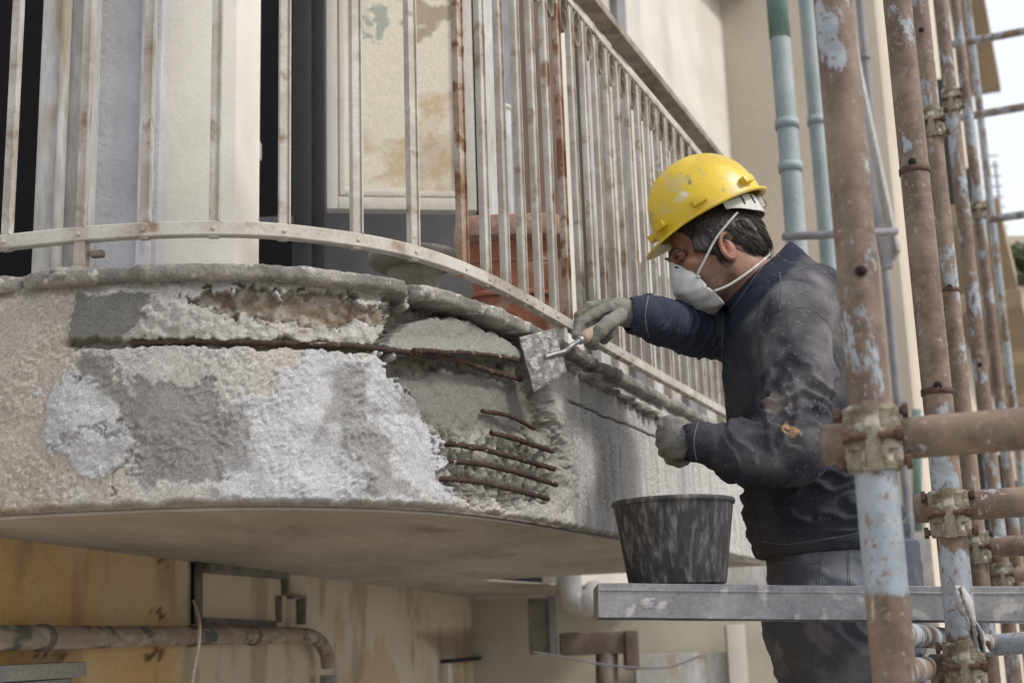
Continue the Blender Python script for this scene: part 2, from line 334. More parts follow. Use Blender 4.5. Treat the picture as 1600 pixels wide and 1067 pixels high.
slot = 1-ss(sdline(px, wy*.4+py*.6, [(108, 538), (200, 534), (300, 532), (450, 538), (600, 545), (640, 548)]), 3, 8); disp -= slot*.016; col = mixc(col, (.17, .14, .11), slot*.8)
chip = pm([(95, 520), (120, 560), (110, 590), (60, 640), (50, 625), (100, 575)], 5)
# the broken-out cavity
cav = pm([(588, 556), (600, 540), (614, 478), (665, 466), (745, 484), (815, 512), (838, 545), (856, 610), (868, 660), (884, 700), (884, 752), (866, 786), (800, 786), (703, 774), (690, 690), (655, 640), (622, 598)], 16)
low = ss(py-(px-700)*.12, 640, 672)*cav
deep = .05*(1-low)+.030*low
agg = fbm(G, 34, 4, 61)
disp = disp*(1-cav)+cav*(-deep+(.010+.006*low)*agg)
col = mixc(col, (.20, .192, .165), cav); col = mixc(col, (.34, .33, .30), cav*low*ss(agg, -.15, .25)); col = mixc(col, (.12, .10, .08), cav*ss(-agg, .22, .5)*.8)
m2 = pm([(628, 588), (705, 574), (825, 590), (850, 640), (846, 672), (790, 668), (705, 668), (660, 640)], 24, .7)*cav
disp = disp*(1-m2)+m2*(-.034+.004*fbm(G, 22, 3, 63)+.0015*fine); col = mixc(col, (.20, .197, .178), m2)
top = pm([(600, 540), (642, 503), (690, 492), (742, 502), (790, 524), (818, 548), (818, 562), (700, 552), (604, 547)], 2, .3)
disp = disp*(1-top)+top*(-.010+.005*fbm(G, 16, 3, 65)+.0016*fine+.013*ss(py, 522, 556)); col = mixc(col, (.25, .247, .228), top)
edgeb = pm([(606, 462), (700, 470), (820, 516), (826, 540), (760, 505), (690, 485), (640, 492), (606, 520)], 4); disp -= edgeb*.008*(1+fbm(G, 40, 3, 66)*1.5); col = mixc(col, (.24, .23, .20), edgeb*.8)
# broken lip round the cavity
ring = np.exp(-(np.abs(sdpoly(wx, wy, [(588, 556), (622, 598), (655, 640), (690, 690), (703, 774), (690, 790), (560, 790), (560, 560)]))/9)**2)*(1-cav); disp += ring*.005
rring = pm([(850, 600), (872, 640), (905, 700), (905, 780), (870, 800), (880, 700)], 6)*(1-cav); disp += rring*.006*fbm(G, 32, 4, 67); col = mixc(col, (.30, .29, .27), rring*.7)
# right-hand part: run-down streaks and one horizontal crack
stk = fbm(G*np.array([1, 1, .12]), 26, 4, 71); col = mixc(col, (.33, .322, .31), right_m*ss(stk, .0, .45)*.7); col = mixc(col, (.56, .55, .54), right_m*ss(-stk, .15, .5)*.6)
crk = 1-ss(np.abs(ZG-.535-.004*fbm(G, 12, 3, 73)), .0015, .004); crk = crk*ss(px, 880, 900); disp -= crk*.008; col = mixc(col, (.12, .11, .1), crk*.85)
# diagonal plaster cracks at the lower left
cr2 = 1-ss(sdline(wx, wy, [(80, 700), (140, 668), (220, 690), (205, 720), (160, 770)]), 1.5, 4); disp -= cr2*.003; col = mixc(col, (.2, .18, .15), cr2*.5)
# ragged lower edge, browner underneath
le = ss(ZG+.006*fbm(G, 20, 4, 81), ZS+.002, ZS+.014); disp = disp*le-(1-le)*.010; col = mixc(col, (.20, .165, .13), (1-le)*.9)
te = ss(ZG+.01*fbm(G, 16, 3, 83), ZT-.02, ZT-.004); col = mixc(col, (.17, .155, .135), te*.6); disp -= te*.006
G2 = G+N3*disp[:, None]
F2 = [(i*m+j, i*m+j+1, (i+1)*m+j+1, (i+1)*m+j) for i in range(nz-1) for j in range(m-1)]
fn = np.cross(G[1]-G[0], G[m]-G[0])@N3[0]
if fn < 0: F2 = [f[::-1] for f in F2]
balc = thing('balcony', 'rounded concrete balcony slab with broken-out face, patchy plaster and bare rusty reinforcement', 'balcony', W(2.6, 1.6, ZS))
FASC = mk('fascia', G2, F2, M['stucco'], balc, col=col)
bvh0 = BVHTree.FromPolygons([tuple(v) for v in G.tolist()], F2)
def on_face(x, y, off=0):                 # the point of the balcony face seen at a photo pixel, pushed out or in
    d = Vector(ray(x, y)).normalized(); h = bvh0.ray_cast(Vector((0, 0, 0)), d)
    p = np.array(h[0]); n = np.array(h[1]); n[2] = 0; n = nrm(n)
    if n@np.array(d) > 0: n = -n
    return p+n*off
# slab core, soffit
inner = resample(PATH, step=.03)
Pi, Ni = path_off(inner, -.075)
Pb = list(map(tuple, Pi[(Pi[:, 0] < 4.95)])) + [(1.78, 2.6), (2.6, 3.4), (5.0, 3.4)]
def prism(poly, z0, z1):
    n = len(poly); V = [W(a, b, z0) for a, b in poly]+[W(a, b, z1) for a, b in poly]
    Fc = [tuple(range(n)), tuple(range(2*n-1, n-1, -1))]+[(i, (i+1) % n + 0, (i+1) % n+n, i+n)[::-1] for i in range(n)]
    return V, Fc
mk('slab_core', *prism(Pb, ZS+.004, ZT), M['concrete'], balc, smooth=False)
Po, No = path_off(inner, -.016)
sof = list(map(tuple, Po)) + [(1.74, 2.6), (2.6, 3.4), (9.4, 4.9), (9.4, 2.26), (5.0, 2.26)]
mk('soffit', *prism(sof, ZS-.006, ZS), M['soffit'], balc, smooth=False)
mk('floor_screed', *prism(sof, ZT+.002, ZT+.02), M['concrete'], balc, smooth=False)
# coping stones along the edge
def coping(i0, i1, seed):
    P = resample(PATH[i0:i1], step=.006); n = len(P); T = np.gradient(P, axis=0); T /= np.linalg.norm(T, axis=1)[:, None]
    N = np.c_[T[:, 1], -T[:, 0]]
    if (N@np.array([0, -1.])).mean() < 0: N = -N
    prof = [(-.13, .027), (-.06, .0275), (-.01, .028), (.012, .028), (.018, .0255), (.0195, .020), (.0185, .015), (.019, .010), (.0165, .004), (.011, .0005), (-.02, -.001), (-.13, -.001)]
    V = []; 
    for o, z in prof: V.append(to3(P+N*o, ZT+z))
    V = np.vstack(V); Nn = np.tile(N[:, :1]*AA+N[:, 1:2]*BB, (len(prof), 1)); wob = fbm(V, 11, 4, seed); fn_ = fbm(V, 60, 3, seed+3)
    outer = np.repeat([ss(np.array(o), -.09, .0) for o, z in prof], n)
    e = np.tile(np.minimum(ss(np.arange(n), 0, 5), ss(n-1-np.arange(n), 0, 5)), len(prof))
    brk = ss(fbm(V*np.array([1, 1, .3]), 9, 3, seed+9), .18, .5)
    V = V+Nn*((wob*.006+fn_*.0030-brk*.006)*outer-.02*(1-e))[:, None]; V[:, 2] += (fn_*.0015+.0018*wob)*outer
    k = len(prof); Fc = [(i*n+j, i*n+j+1, ((i+1) % k)*n+j+1, ((i+1) % k)*n+j) for i in range(k) for j in range(n-1)]
    Fc += [tuple(i*n for i in range(k)), tuple(i*n+n-1 for i in range(k))[::-1]]
    o = mk('coping', V, Fc, M['coping'], balc); return o
ix = lambda X: int(np.argmin(np.abs(proj(to3(PATH, ZC))[0]-X)+ (PATH[:, 0] > 4.9)*0))
cuts = [0, ix(1040), ix(930), ix(640), ix(34), len(PATH)]
for k, (a_, b_) in enumerate(zip(cuts[:-1], cuts[1:])): coping(max(a_, 0)+1, b_-1, 100+k*5)
# broken lumps of bedding mortar under the coping on the right
lm = MB(); 
for k in range(46):
    x = 838+k*5.6+rng.uniform(-2, 2); y = 538+.59*(x-838)+6
    try: c = on_face(x, y, .004)
    except Exception: continue
    bm = bmesh.new(); bmesh.ops.create_icosphere(bm, subdivisions=2, radius=1); r = rng.uniform(.012, .019)*(c[1]/3)
    V = np.array([v.co[:] for v in bm.verts]); V = V*r*rng.uniform(.45, 1.0)*(1+1.1*fbm(V+k*9, 1.3, 4, 3))[:, None]*np.array([1.3, 1.3, .6])+c+ZZ*rng.uniform(-.006, .004); c_ = c
    lm.add(V, [[v.index for v in f.verts] for f in bm.faces]); bm.free()
lm.build('bedding_mortar', M['coping'], balc)
# mortar mound at the railing foot
bm = bmesh.new(); bmesh.ops.create_icosphere(bm, subdivisions=4, radius=1); V = np.array([v.co[:] for v in bm.verts]); c = J(105, 437, 2.34)
V = (V*(1+.35*fbm(V, 1.6, 4, 5))[:, None])*np.array([.055, .04, .022])+c
mk('mortar_mound', V, [[v.index for v in f.verts] for f in bm.faces], M['coping'], balc); bm.free()
# reinforcement bars
def rebar(pl, r, off, label=None):
    r *= .86
    P = np.array([on_face(x, y, o) for (x, y), o in zip(pl, off if hasattr(off, '__len__') else [off]*len(pl))])
    P = spline(P, 8); P = resample(P, step=.0022); k = len(P); rr = r*(1+.16*np.maximum(0, np.sin(np.arange(k)*2*pi*.0022/.011))**2+.28*fbm(P, 70, 3, 7))
    P = P+np.c_[tuple(fbm(P, 18, 2, 90+i)*.0016 for i in range(3))]
    return MB().tube(P, rr, 10).build('reinforcement_bar', M['rebar'], balc)
rebar([(205, 534), (300, 532), (400, 535), (520, 538), (600, 546), (660, 554), (720, 563), (770, 578), (822, 592)], .0062, [-.008, -.004, -.003, -.002, .0, .0, -.004, -.008, -.012])
rebar([(640, 549), (700, 552), (760, 556), (812, 563)], .005, [.010, .012, .010, .0])
rebar([(690, 688), (740, 697), (800, 712), (872, 732)], .0062, [-.030, -.008, -.006, -.010])
rebar([(778, 675), (820, 688), (870, 705)], .0062, [-.016, -.008, -.010])
rebar([(697, 716), (750, 724), (810, 738), (873, 757)], .0064, [-.028, -.003, -.002, -.006])
rebar([(703, 745), (750, 752), (800, 763), (860, 779)], .0062, [-.030, -.006, -.004, -.006])
rebar([(770, 640), (810, 650), (846, 668)], .0055, [-.024, -.016, -.018])

# ------------------------------------------------------------ railing
rail = thing('balcony_railing', 'curved railing of peeling cream painted steel bars with scrolls, streaked with rust', 'railing', W(2.3, 1.2, ZC))
RP0, _ = path_off(PATH, -.035)
Ts = np.gradient(RP0, axis=0)
RP0 = np.c_[tuple(np.convolve(np.pad(RP0[:, i], 12, 'edge'), np.ones(25)/25, 'valid') for i in range(2))]
RP = resample(RP0, step=.02)
def sweep(P, prof, z):
    n = len(P); T = np.gradient(P, axis=0); T /= np.linalg.norm(T, axis=1)[:, None]; N = np.c_[T[:, 1], -T[:, 0]]
    if (N@np.array([0, -1.])).mean() < 0: N = -N
    V = np.vstack([to3(P+N*o, z+h) for o, h in prof]); k = len(prof)
    Fc = [(i*n+j, i*n+j+1, ((i+1) % k)*n+j+1, ((i+1) % k)*n+j) for i in range(k) for j in range(n-1)]+[tuple(i*n for i in range(k)), tuple(i*n+n-1 for i in range(k))[::-1]]
    return V, Fc
def rprof(hw, hh, b=.002): return [(-hw+b, -hh), (hw-b, -hh), (hw, -hh+b), (hw, hh-b), (hw-b, hh), (-hw+b, hh), (-hw, hh-b), (-hw, -hh+b)]
ZR = .742
mk('bottom_rail', *sweep(RP, rprof(.011, .0135), ZR), M['rail'], rail, autos=35)
mk('scroll_rail', *sweep(RP, rprof(.012, .010), 1.64), M['rail'], rail, autos=35)
mk('handrail', *sweep(RP, rprof(.026, .013), 1.725), M['rail_brown'], rail, autos=35)
rx = proj(to3(RP0, ZR+.013))[0]; dr = np.r_[0, np.cumsum(np.linalg.norm(np.diff(RP0, axis=0), axis=1))]
i0 = int(np.argmin(np.abs(rx-722)+(RP0[:, 0] > 3)*1e3)); s0 = dr[i0]; marks = []
xs_front = [645, 555, 443, 335, 228, 128, 12]
for k in range(-1, -30, -1):
    s_ = s0+k*.098
    if s_ > .02: marks.append((int(np.searchsorted(dr, s_)), k))
marks.append((i0, 0))
for q, X in enumerate(xs_front): marks.append((int(np.argmin(np.abs(rx-X)+(RP0[:, 0] > 3)*1e3)), q+1))
s_end = dr[marks[-1][0]]; 
for k in range(1, 3):
    if s_end+k*.12 < dr[-1]-.02: marks.append((int(np.searchsorted(dr, s_end+k*.12)), 10+k))
marks.sort()
def frame(i):
    a = RP0[max(i-6, 0)]; b = RP0[min(i+6, len(RP0)-1)]; t = (b-a); t /= np.linalg.norm(t)
    T3 = t[0]*AA+t[1]*BB; N3_ = np.cross(T3, ZZ); c = RP0[i][0]*AA+RP0[i][1]*BB
    if N3_@c > 0: N3_ = -N3_
    return c, T3, N3_
prev = None
for i, k in marks:
    c, T3, N_ = frame(i); mb = MB()
    hw = .0088 if k >= 0 else .0075
    mb.box(c+ZZ*(.5*(ZR-.0165+1.63)), T3*hw, N_*.0075, ZZ*(.5*(1.63-ZR+.0165)), .0015)
    mb.box(c+ZZ*(.5*(ZR+.0136+1.63))+N_*.007-T3*(hw+.0012), T3*.0014, N_*.0045, ZZ*(.5*(1.63-ZR-.0136)), 0)   # thin upstand on one edge
    o = mb.build('baluster', M['rail_rusty'] if k in (0, -6) else M['rail'], rail, autos=35)
    if k in (0, -6): o['label'] = 'brown rusted baluster'
    if c@FWD < 3.6:
        MB().lathe(c+ZZ*(ZR-.001)+N_*.0108, [(.0042, 0), (.0042, .0012), (.003, .0026), (.001, .003)], 12, axis=N_).build('rivet', M['rail'], rail)
    if k <= 0 and prev is not None:
        pc, pT, pN = prev; mid = (c+pc)/2; gap = np.linalg.norm(c-pc)-.017; T_ = nrm(c-pc)
        tt = np.linspace(0, 1, 40); an = -pi*.5+tt*pi*2.35; R = (gap*.48)*(1-.62*tt**1.3)
        # C scroll hanging below the upper rail
        P = []
        for t in np.linspace(0, 1, 46):
            ang = pi*(.95-1.95*t) if t < .55 else pi*(.95-1.95*.55)-(t-.55)*pi*3.1
            rr = gap*.47 if t < .5 else gap*.47*(1-1.25*(t-.5))
            P.append(mid+T_*(cos(ang)*rr*.78)+ZZ*(1.585+sin(ang)*rr*1.25*(1 if t < .55 else .8)))
        P = np.array(P); P[:, 2] = 1.572+(P[:, 2]-1.585)*1.25; Tn = nrm(N_); V_ = []
        tg = np.gradient(P, axis=0); tg /= np.linalg.norm(tg, axis=1)[:, None]; sd_ = np.cross(tg, Tn)
        for i_ in range(len(P)): V_ += [P[i_]+Tn*.009+sd_[i_]*.0028, P[i_]+Tn*.009-sd_[i_]*.0028, P[i_]-Tn*.009-sd_[i_]*.0028, P[i_]-Tn*.009+sd_[i_]*.0028]
        kk = len(P); mk('scroll', V_, [(i_*4+j_, i_*4+(j_+1) % 4, (i_+1)*4+(j_+1) % 4, (i_+1)*4+j_) for i_ in range(kk-1) for j_ in range(4)]+[(3, 2, 1, 0), (kk*4-4, kk*4-3, kk*4-2, kk*4-1)], M['rail_brown'], rail, autos=40)
    prev = (c, T3, N_)
for X in (128, 880):
    i = int(np.argmin(np.abs(rx-X)+(RP0[:, 0] > 3.5)*1e3)); c, T3, N_ = frame(i)
    MB().box(c+ZZ*(ZC+ZR-.0165)*.5-N_*.004, T3*.011, N_*.011, ZZ*((ZR-.0165-ZC+.02)*.5), .002).build('foot', M['rail'], rail, autos=35)
i = int(np.argmin(np.abs(rx-150)+(RP0[:, 0] > 3)*1e3)); c, T3, N_ = frame(i)
MB().box(c+ZZ*(ZR-.035)-N_*.01, T3*.012, N_*.008, ZZ*.006, .002).build('bracket', M['rail_brown'], rail, autos=35)
#S3
# ------------------------------------------------------------ the house: lower wall, upper wall, openings
house = thing('house', 'old cream rendered house behind the balcony with ochre stained lower wall and open shutter door', 'house', W(4, 2.6, -1.6))
WL0 = np.array([1.1, 1.772]); WLd = nrm([1, .243])          # lower wall line in (a, b)
WLx = WLd[0]*AA+WLd[1]*BB; WLn = nrm(np.cross(WLx, ZZ));
if WLn@(WL0[0]*AA+WL0[1]*BB) > 0: WLn = -WLn
def wl(x, y, off=0):          # point on the lower wall seen at a pixel
    o = WL0[0]*AA+WL0[1]*BB+WLn*off; d = ray(x, y); return d*(o@WLn)/(d@WLn)
nu, nv = 420, 190
us = np.linspace(0, 8.2, nu); vs = np.linspace(-1.6, ZS+.004, nv)
UU, VV = np.meshgrid(us, vs); P = WL0[0]*AA+WL0[1]*BB+UU.ravel()[:, None]*WLx+np.c_[np.zeros((UU.size, 2)), VV.ravel()]
x_, y_ = proj(P); wob = fbm(P, 5, 4, 3)
col = np.tile([.54, .46, .345], (len(P), 1)); col = mixc(col, (.54, .345, .15), (1-ss(x_+wob*30, 262, 300))*(.55+.45*ss(fbm(P, 3, 4, 9), -.4, .3)))
col = mixc(col, (.40, .37, .31), ss(x_+wob*60, 300, 520)*.35); col = mixc(col, (.36, .235, .12), ss(fbm(P, 2.2, 4, 12), .0, .35)*ss(x_, 480, 560)*.6)
st = ss(fbm(P*np.array([1, 1, .3]), 7, 4, 15), .15, .5); col = mixc(col, (.20, .16, .11), st*.45)
for (sx, sy, sr) in [(250, 878, 9), (212, 846, 10), (250, 957, 10), (248, 1018, 11), (232, 1025, 8), (95, 1020, 12), (60, 1022, 9), (470, 940, 10)]:
    dd_ = np.hypot(x_-sx, (y_-sy))+fbm(P, 40, 3, 19)*14; col = mixc(col, (.07, .05, .03), (1-ss(dd_, sr*.4, sr))*.85)
for poly in ([(655, 990), (740, 985), (745, 1022), (690, 1022)],): col = mixc(col, (.16, .11, .07), (1-ss(sdpoly(x_, y_, poly), -10, 14))*.7)
disp = .003*fbm(P, 8, 4, 21)+.0012*fbm(P, 60, 3, 22)
P2 = P+WLn*disp[:, None]
Fw = [(i*nu+j, i*nu+j+1, (i+1)*nu+j+1, (i+1)*nu+j) for i in range(nv-1) for j in range(nu-1)]
mk('lower_wall', P2, Fw, M['vc_wall'], house, col=col)
oW = WL0[0]*AA+WL0[1]*BB
bk = MB(); bk.box(oW+WLx*4.1-WLn*.17+ZZ*(-.70), WLx*4.1, WLn*.16, ZZ*.9); bk.build('wall_core', M['cream2'], house, smooth=False)
# window ledge lower left
lb = MB(); p0, p1 = wl(-60, 1034, .03), wl(116, 1034, .03); c = (p0+p1)/2
lb.box(c-ZZ*.02, WLx*np.linalg.norm(p1-p0)/2, WLn*.03, ZZ*.016, .004); lb.box(c-ZZ*.06-WLn*.01, WLx*(np.linalg.norm(p1-p0)/2-.02), WLn*.02, ZZ*.022, .004)
lb.build('window_ledge', M['concrete'], house, autos=35)
# raised frame of a blocked vent on the wall
fr = MB()
def wbar(p, q, t, d, tgt=None):
    a_, b_ = wl(*p, d/2), wl(*q, d/2); ax = (b_-a_); L_ = np.linalg.norm(ax); az_ = nrm(np.cross(ax, WLn))
    (tgt or fr).box((a_+b_)/2, ax/2, az_*t/2, WLn*d/2, .002)
wbar((322, 887), (446, 898), .026, .03); wbar((318, 971), (430, 975), .022, .014); wbar((446, 897), (446, 930), .020, .024); wbar((436, 930), (436, 972), .014, .02); wbar((452, 932), (474, 933), .012, .02); wbar((471, 935), (471, 975), .012, .03)
fr.build('vent_frame', M['stone'], house, autos=35)
MB().tube([wl(310, 880, .02), wl(310, 975, .02)], .012, 14).build('frame_pipe', M['stone'], house)
dk = MB(); wbar((302, 876), (302, 975), .012, .010, dk); wbar((300, 875), (446, 890), .012, .012, dk); dk.build('dark_joint', M['dark'], house, smooth=False)
# small blind window, lower middle; a near-black bar stands in for its recess shade
sm = MB(); a_, b_ = wl(688, 1026, .0), wl(742, 1027, .0); c = (a_+b_)/2; hw = np.linalg.norm(b_-a_)/2
sm.box(c-ZZ*.012+WLn*.02, WLx*hw, WLn*.03, ZZ*.008); sm.build('window_recess_shade', M['dark'], house, smooth=False)
MB().box(wl(697, 1045, .02)-ZZ*.25, WLx*.035, WLn*.02, ZZ*.29, .004).build('window_jamb', M['cream2'], house, autos=35)

# upper front, left: things facing the viewer, from the balcony floor up
def panel(name, x0, x1, Y, m, th=.1, z0=ZT+.02, z1=4.2, parent=house, ybase=430, bev=.004, az=None):
    p0, p1 = J(x0, ybase, Y), J(x1, ybase, Y); p0[2] = p1[2] = 0; ax = (p1-p0)/2; c = (p0+p1)/2
    if az is not None: ax = np.array([cos(az), sin(az), 0])*np.linalg.norm(ax)
    d = nrm(np.cross(ZZ, ax)); 
    return MB().box(c+d*th/2+ZZ*(z0+z1)/2, ax, d*th/2, ZZ*(z1-z0)/2, bev).build(name, m, parent, autos=35)
panel('pilaster', 48, 86, 2.94, M['whitetrim'], .12); panel('pilaster', 86, 128, 2.97, M['whitetrim'], .1); panel('pilaster_bead', 78, 88, 2.93, M['whitetrim'], .04, bev=.006)
panel('pilaster_edge', 118, 134, 2.95, M['whitetrim'], .1); panel('wall_panel', 134, 215, 3.0, M['white'], .2); panel('panel_trim', 210, 229, 2.965, M['whitetrim'], .12)
panel('panel_trim', 229, 244, 3.0, M['white'], .1); panel('wall_panel', 244, 366, 3.06, M['cream'], .3)
panel('door_jamb', 367, 394, 3.5, M['greyframe'], .06); panel('drain_box', 367, 401, 3.42, M['whitetrim'], .06, z0=1.29, z1=1.34)
MB().tube([J(382, 300, 3.46), J(382, 300, 3.46)+ZZ*.03, J(382, 300, 3.46)+ZZ*.05, J(379, 0, 3.46)+ZZ*.6], [.016, .016, .007, .006], 12).build('downpipe', M['dkframe'], house)
panel('door_frame', 457, 484, 3.85, M['dkframe'], .06); panel('door_frame', 484, 508, 3.9, M['greyframe'] if 0 else M['dkframe'], .05)
panel('dark_room', 362, 760, 5.0, M['dark'], .05); panel('dark_room', -400, 62, 3.6, M['dark'], .05)  # near-black sheets stand in for the shade of the unlit rooms
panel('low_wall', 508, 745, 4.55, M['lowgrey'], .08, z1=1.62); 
panel('sill_band', 395, 465, 4.3, M['greyframe'], .05, z0=1.36, z1=1.40)
# open shutter door, old and stained
SH0, SH1 = J(507, 332, 4.15), J(744, 332, 4.22); ax = SH1-SH0; ax[2] = 0; shw = np.linalg.norm(ax)/2; axn = nrm(ax); dn = nrm(np.cross(ZZ, axn)); zb = J(620, 332, 4.18)[2]
sc_ = (SH0+SH1)/2; sc_[2] = 0; zt = 3.4
if dn@sc_ > 0: dn = -dn
sh = MB(); hz = (zt-zb)/2; cz = sc_+ZZ*(zb+hz)
sh.box(cz, axn*shw, dn*.015, ZZ*hz, .003)
for sx in (-1, 1): sh.box(cz+axn*sx*(shw-.022)+dn*.022, axn*.021, dn*.009, ZZ*(hz-.001), .004); sh.box(cz+axn*sx*(shw-.058)+dn*.0195, axn*.010, dn*.006, ZZ*(hz-.05), .004)
sh.box(cz-ZZ*(hz-.022)+dn*.022, axn*(shw-.044), dn*.0085, ZZ*.021, .004); sh.box(cz-ZZ*(hz-.058)+dn*.0195, axn*(shw-.07), dn*.0055, ZZ*.010, .004)
sho = sh.build('shutter_door', M['cream2'], house, autos=35)
nx_, nz_ = 150, 420; U_, V_ = np.meshgrid(np.linspace(-shw+.066, shw-.066, nx_), np.linspace(-hz+.066, hz-.07, nz_))
P = cz+U_.ravel()[:, None]*axn+dn*.0165+np.c_[np.zeros((U_.size, 2)), V_.ravel()]; x_, y_ = proj(P)
col = np.tile([.68, .63, .52], (len(P), 1))
wx2 = x_+fbm(P, 9, 4, 33)*60; wy2 = y_+fbm(P, 9, 4, 34)*60
s1 = 1-ss(sdpoly(wx2, wy2, [(560, 280), (575, 235), (650, 150), (720, 120), (725, 310), (640, 290)]), -12, 8)
col = mixc(col, (.52, .38, .23), s1*(.3+.45*ss(fbm(P, 16, 4, 36), -.25, .35)))
s2 = 1-ss(sdpoly(wx2, wy2, [(615, -60), (705, -60), (690, 20), (660, 62), (640, 30)]), -10, 8); col = mixc(col, (.30, .23, .16), s2*.75)
s3_ = (1-ss(sdpoly(x_, y_, [(562, 12), (605, 8), (610, 50), (590, 68), (565, 62)]), -4, 6))*ss(fbm(P, 34, 3, 38), -.05, .1); col = mixc(col, (.24, .30, .27), s3_*.7)
col = mixc(col, (.43, .36, .27), ss(fbm(P, 3, 4, 39), .05, .45)*.5)
mk('panel', P, [(i*nx_+j, i*nx_+j+1, (i+1)*nx_+j+1, (i+1)*nx_+j) for i in range(nz_-1) for j in range(nx_-1)], M['vc_wall'], sho, col=col)
spc = thing('capped_pipe', 'short pale capped pipe standing upright behind the railing beside the brown door frame', 'pipe', [*J(788, 300, 4.3)[:2], ZT+.02])
_b = J(788, 165, 4.3); MB().tube(resample([[_b[0], _b[1], ZT+.02], [_b[0], _b[1], _b[2]-.012]], step=.1), .021, 20).build('pipe', M['whitetrim'], spc); MB().lathe([_b[0], _b[1], _b[2]-.02], [(.023, 0), (.023, .014), (.018, .02)], 20).build('cap', M['cream2'], spc)
# upper wall along the balcony, parallel to it
def awall(name, a0, a1, b, z0, z1, m, th=.15, parent=house): return MB().box(W((a0+a1)/2, b+th/2, (z0+z1)/2), AA*(a1-a0)/2, BB*th/2, ZZ*(z1-z0)/2, .006).build(name, m, parent, autos=35)
def a_at(x, b): p = atb(x, 300, b); return p@AA
BW = 2.25
awall('upper_wall', a_at(868, BW), a_at(1188, BW), BW, ZS, 5.5, M['cream2'])
awall('wall_end', a_at(1186, BW)+.0, a_at(1186, BW)+.6, BW-.05, -1.6, 5.5, M['whitetrim'], .3)
awall('door_frame', a_at(808, BW), a_at(866, BW), BW-.04, ZT, 3.9, M['wood'], .12)
awall('door_edge', a_at(742, BW), a_at(772, BW), BW-.05, ZT, 3.9, M['whitetrim'], .12); awall('door_edge', a_at(780, BW), a_at(800, BW), BW-.02, ZT, 3.9, M['greyframe'], .1)
awall('upper_wall_back', a_at(742, BW+.1), a_at(1190, BW), BW+.1, ZT, 5.5, M['farshade'], .1)
# slatted shutter boards standing against the upper wall, seen through the bars
for k, X in enumerate(range(925, 1120, 26)):
    a0 = a_at(X, BW-.08); a1 = a_at(X+14, BW-.08); awall('wall_batten', a0, a1, BW-.09, ZT, 2.1 if k > 2 else 3.9, [M['whitetrim'], M['rail'], M['greyframe']][k % 3], .05)
# grey slab beam high on the wall and diagonal brace
def beam(p, q, t, d, m, name, parent=house):
    p, q = np.array(p), np.array(q); ax = q-p; side = nrm(np.cross(ax, ZZ)); up_ = nrm(np.cross(side, ax))
    return MB().box((p+q)/2, ax/2, side*d/2, up_*t/2, .004).build(name, m, parent, autos=35)
beam(atb(1120, -60, 2.1), atb(1292, 148, 2.1), .16, .12, M['stone'], 'cornice_beam')
# pipes on the house wall
def pipe(name, label, cat, pts, r, m, n=20, extra=None, group=None, step=.02, fit=None):
    base = np.array(pts[0]); t = thing(name, label, cat, base, group)
    P = resample(np.array(pts), step=step); MB().tube(P, r, n).build('pipe', m, t)
    return t
pp = [wl(x, y, .055) for x, y in [(-60, 996), (0, 996), (150, 995), (290, 993), (400, 992), (470, 992)]]
pe = [wl(x, y, .055) for x, y in [(487, 995), (501, 1004), (510, 1020), (513, 1040)]]; pb = [pe[-1]-ZZ*.03, pe[-1]-ZZ*1.3]
P = resample(spline(pp+pe, 8), step=.012)
V = MB().tube(P, .0245, 28).verts(); q = fbm(V, 9, 4, 5); 
col = np.tile([.27, .22, .17], (len(V), 1)); col = mixc(col, (.10, .105, .095), ss(q+.6*fbm(V, 24, 3, 8), .02, .22)); xx = proj(V)[0]
col = mixc(col, (.40, .37, .32), ss(fbm(V*np.array([1, 1, 3]), 16, 3, 6), .15, .4)*.6)
dp = thing('drain_pipe', 'mottled brown and grey drain pipe running level along the ochre wall then bending down', 'pipe', pp[0])
mb = MB().tube(P, .0245, 28); mb.build('pipe', M['vc_wall'], dp, col=col)
MB().tube(resample([pb[0], pb[1]], step=.1), .029, 24).build('lower_pipe', M['pvc'], dp)
for X in (66, 395, 300):
    c = wl(X, 996 if X < 100 else 993, .055); MB().tube([c-WLx*.012, c+WLx*.012], .0275, 24).build('pipe_clip', M['duct'], dp)
cb = thing('hanging_cable', 'thin beige cable hanging down across the drain pipe', 'cable', wl(304, 940, .03))
MB().tube(spline([wl(x, y, o) for x, y, o in [(303, 938, .01), (308, 955, .05), (312, 980, .09), (310, 1010, .09), (304, 1040, .08), (300, 1075, .06), (298, 1150, .05)]], 8), .0046, 8).build('cord', M['cable'], cb)

# things under the far end of the balcony
YB = 6.2
gx = thing('junction_cabinet', 'grey weathered metal cabinet hung on the wall under the far end of the balcony', 'cabinet', J(845, 1020, YB))
def pxbox(mb, x0, y0, x1, y1, Y, d, bev=.006):
    a_, b_, c_ = J(x0, y0, Y), J(x1, y0, Y), J(x0, y1, Y); ax = (b_-a_)/2; ax[2] = 0; az_ = np.array([0, 0, (a_[2]-c_[2])/2])
    mb.box((b_+c_)/2+np.array([0, d/2, 0]), ax, np.array([0, d/2, 0]), az_, bev); return mb
pxbox(MB(), 826, 934, 866, 1022, YB, .15).build('body', M['stone'], gx, autos=35); pxbox(MB(), 858, 930, 870, 1024, YB-.03, .1).build('edge_strip', M['greyframe'], gx, autos=35)
el = thing('pipe_elbow', 'pale grey plastic pipe elbow under the balcony beside the cabinet', 'pipe', J(890, 950, YB))
MB().tube(spline([J(x, y, YB-.1) for x, y in [(889, 880), (889, 915), (893, 935), (908, 944), (925, 938)]]+[J(930, 925, YB)], 8), .058, 20).build('elbow', M['pvc'], el)
du = thing('brown_duct', 'square brown duct with a vertical pipe below it, under the balcony end', 'duct', J(940, 1060, YB))
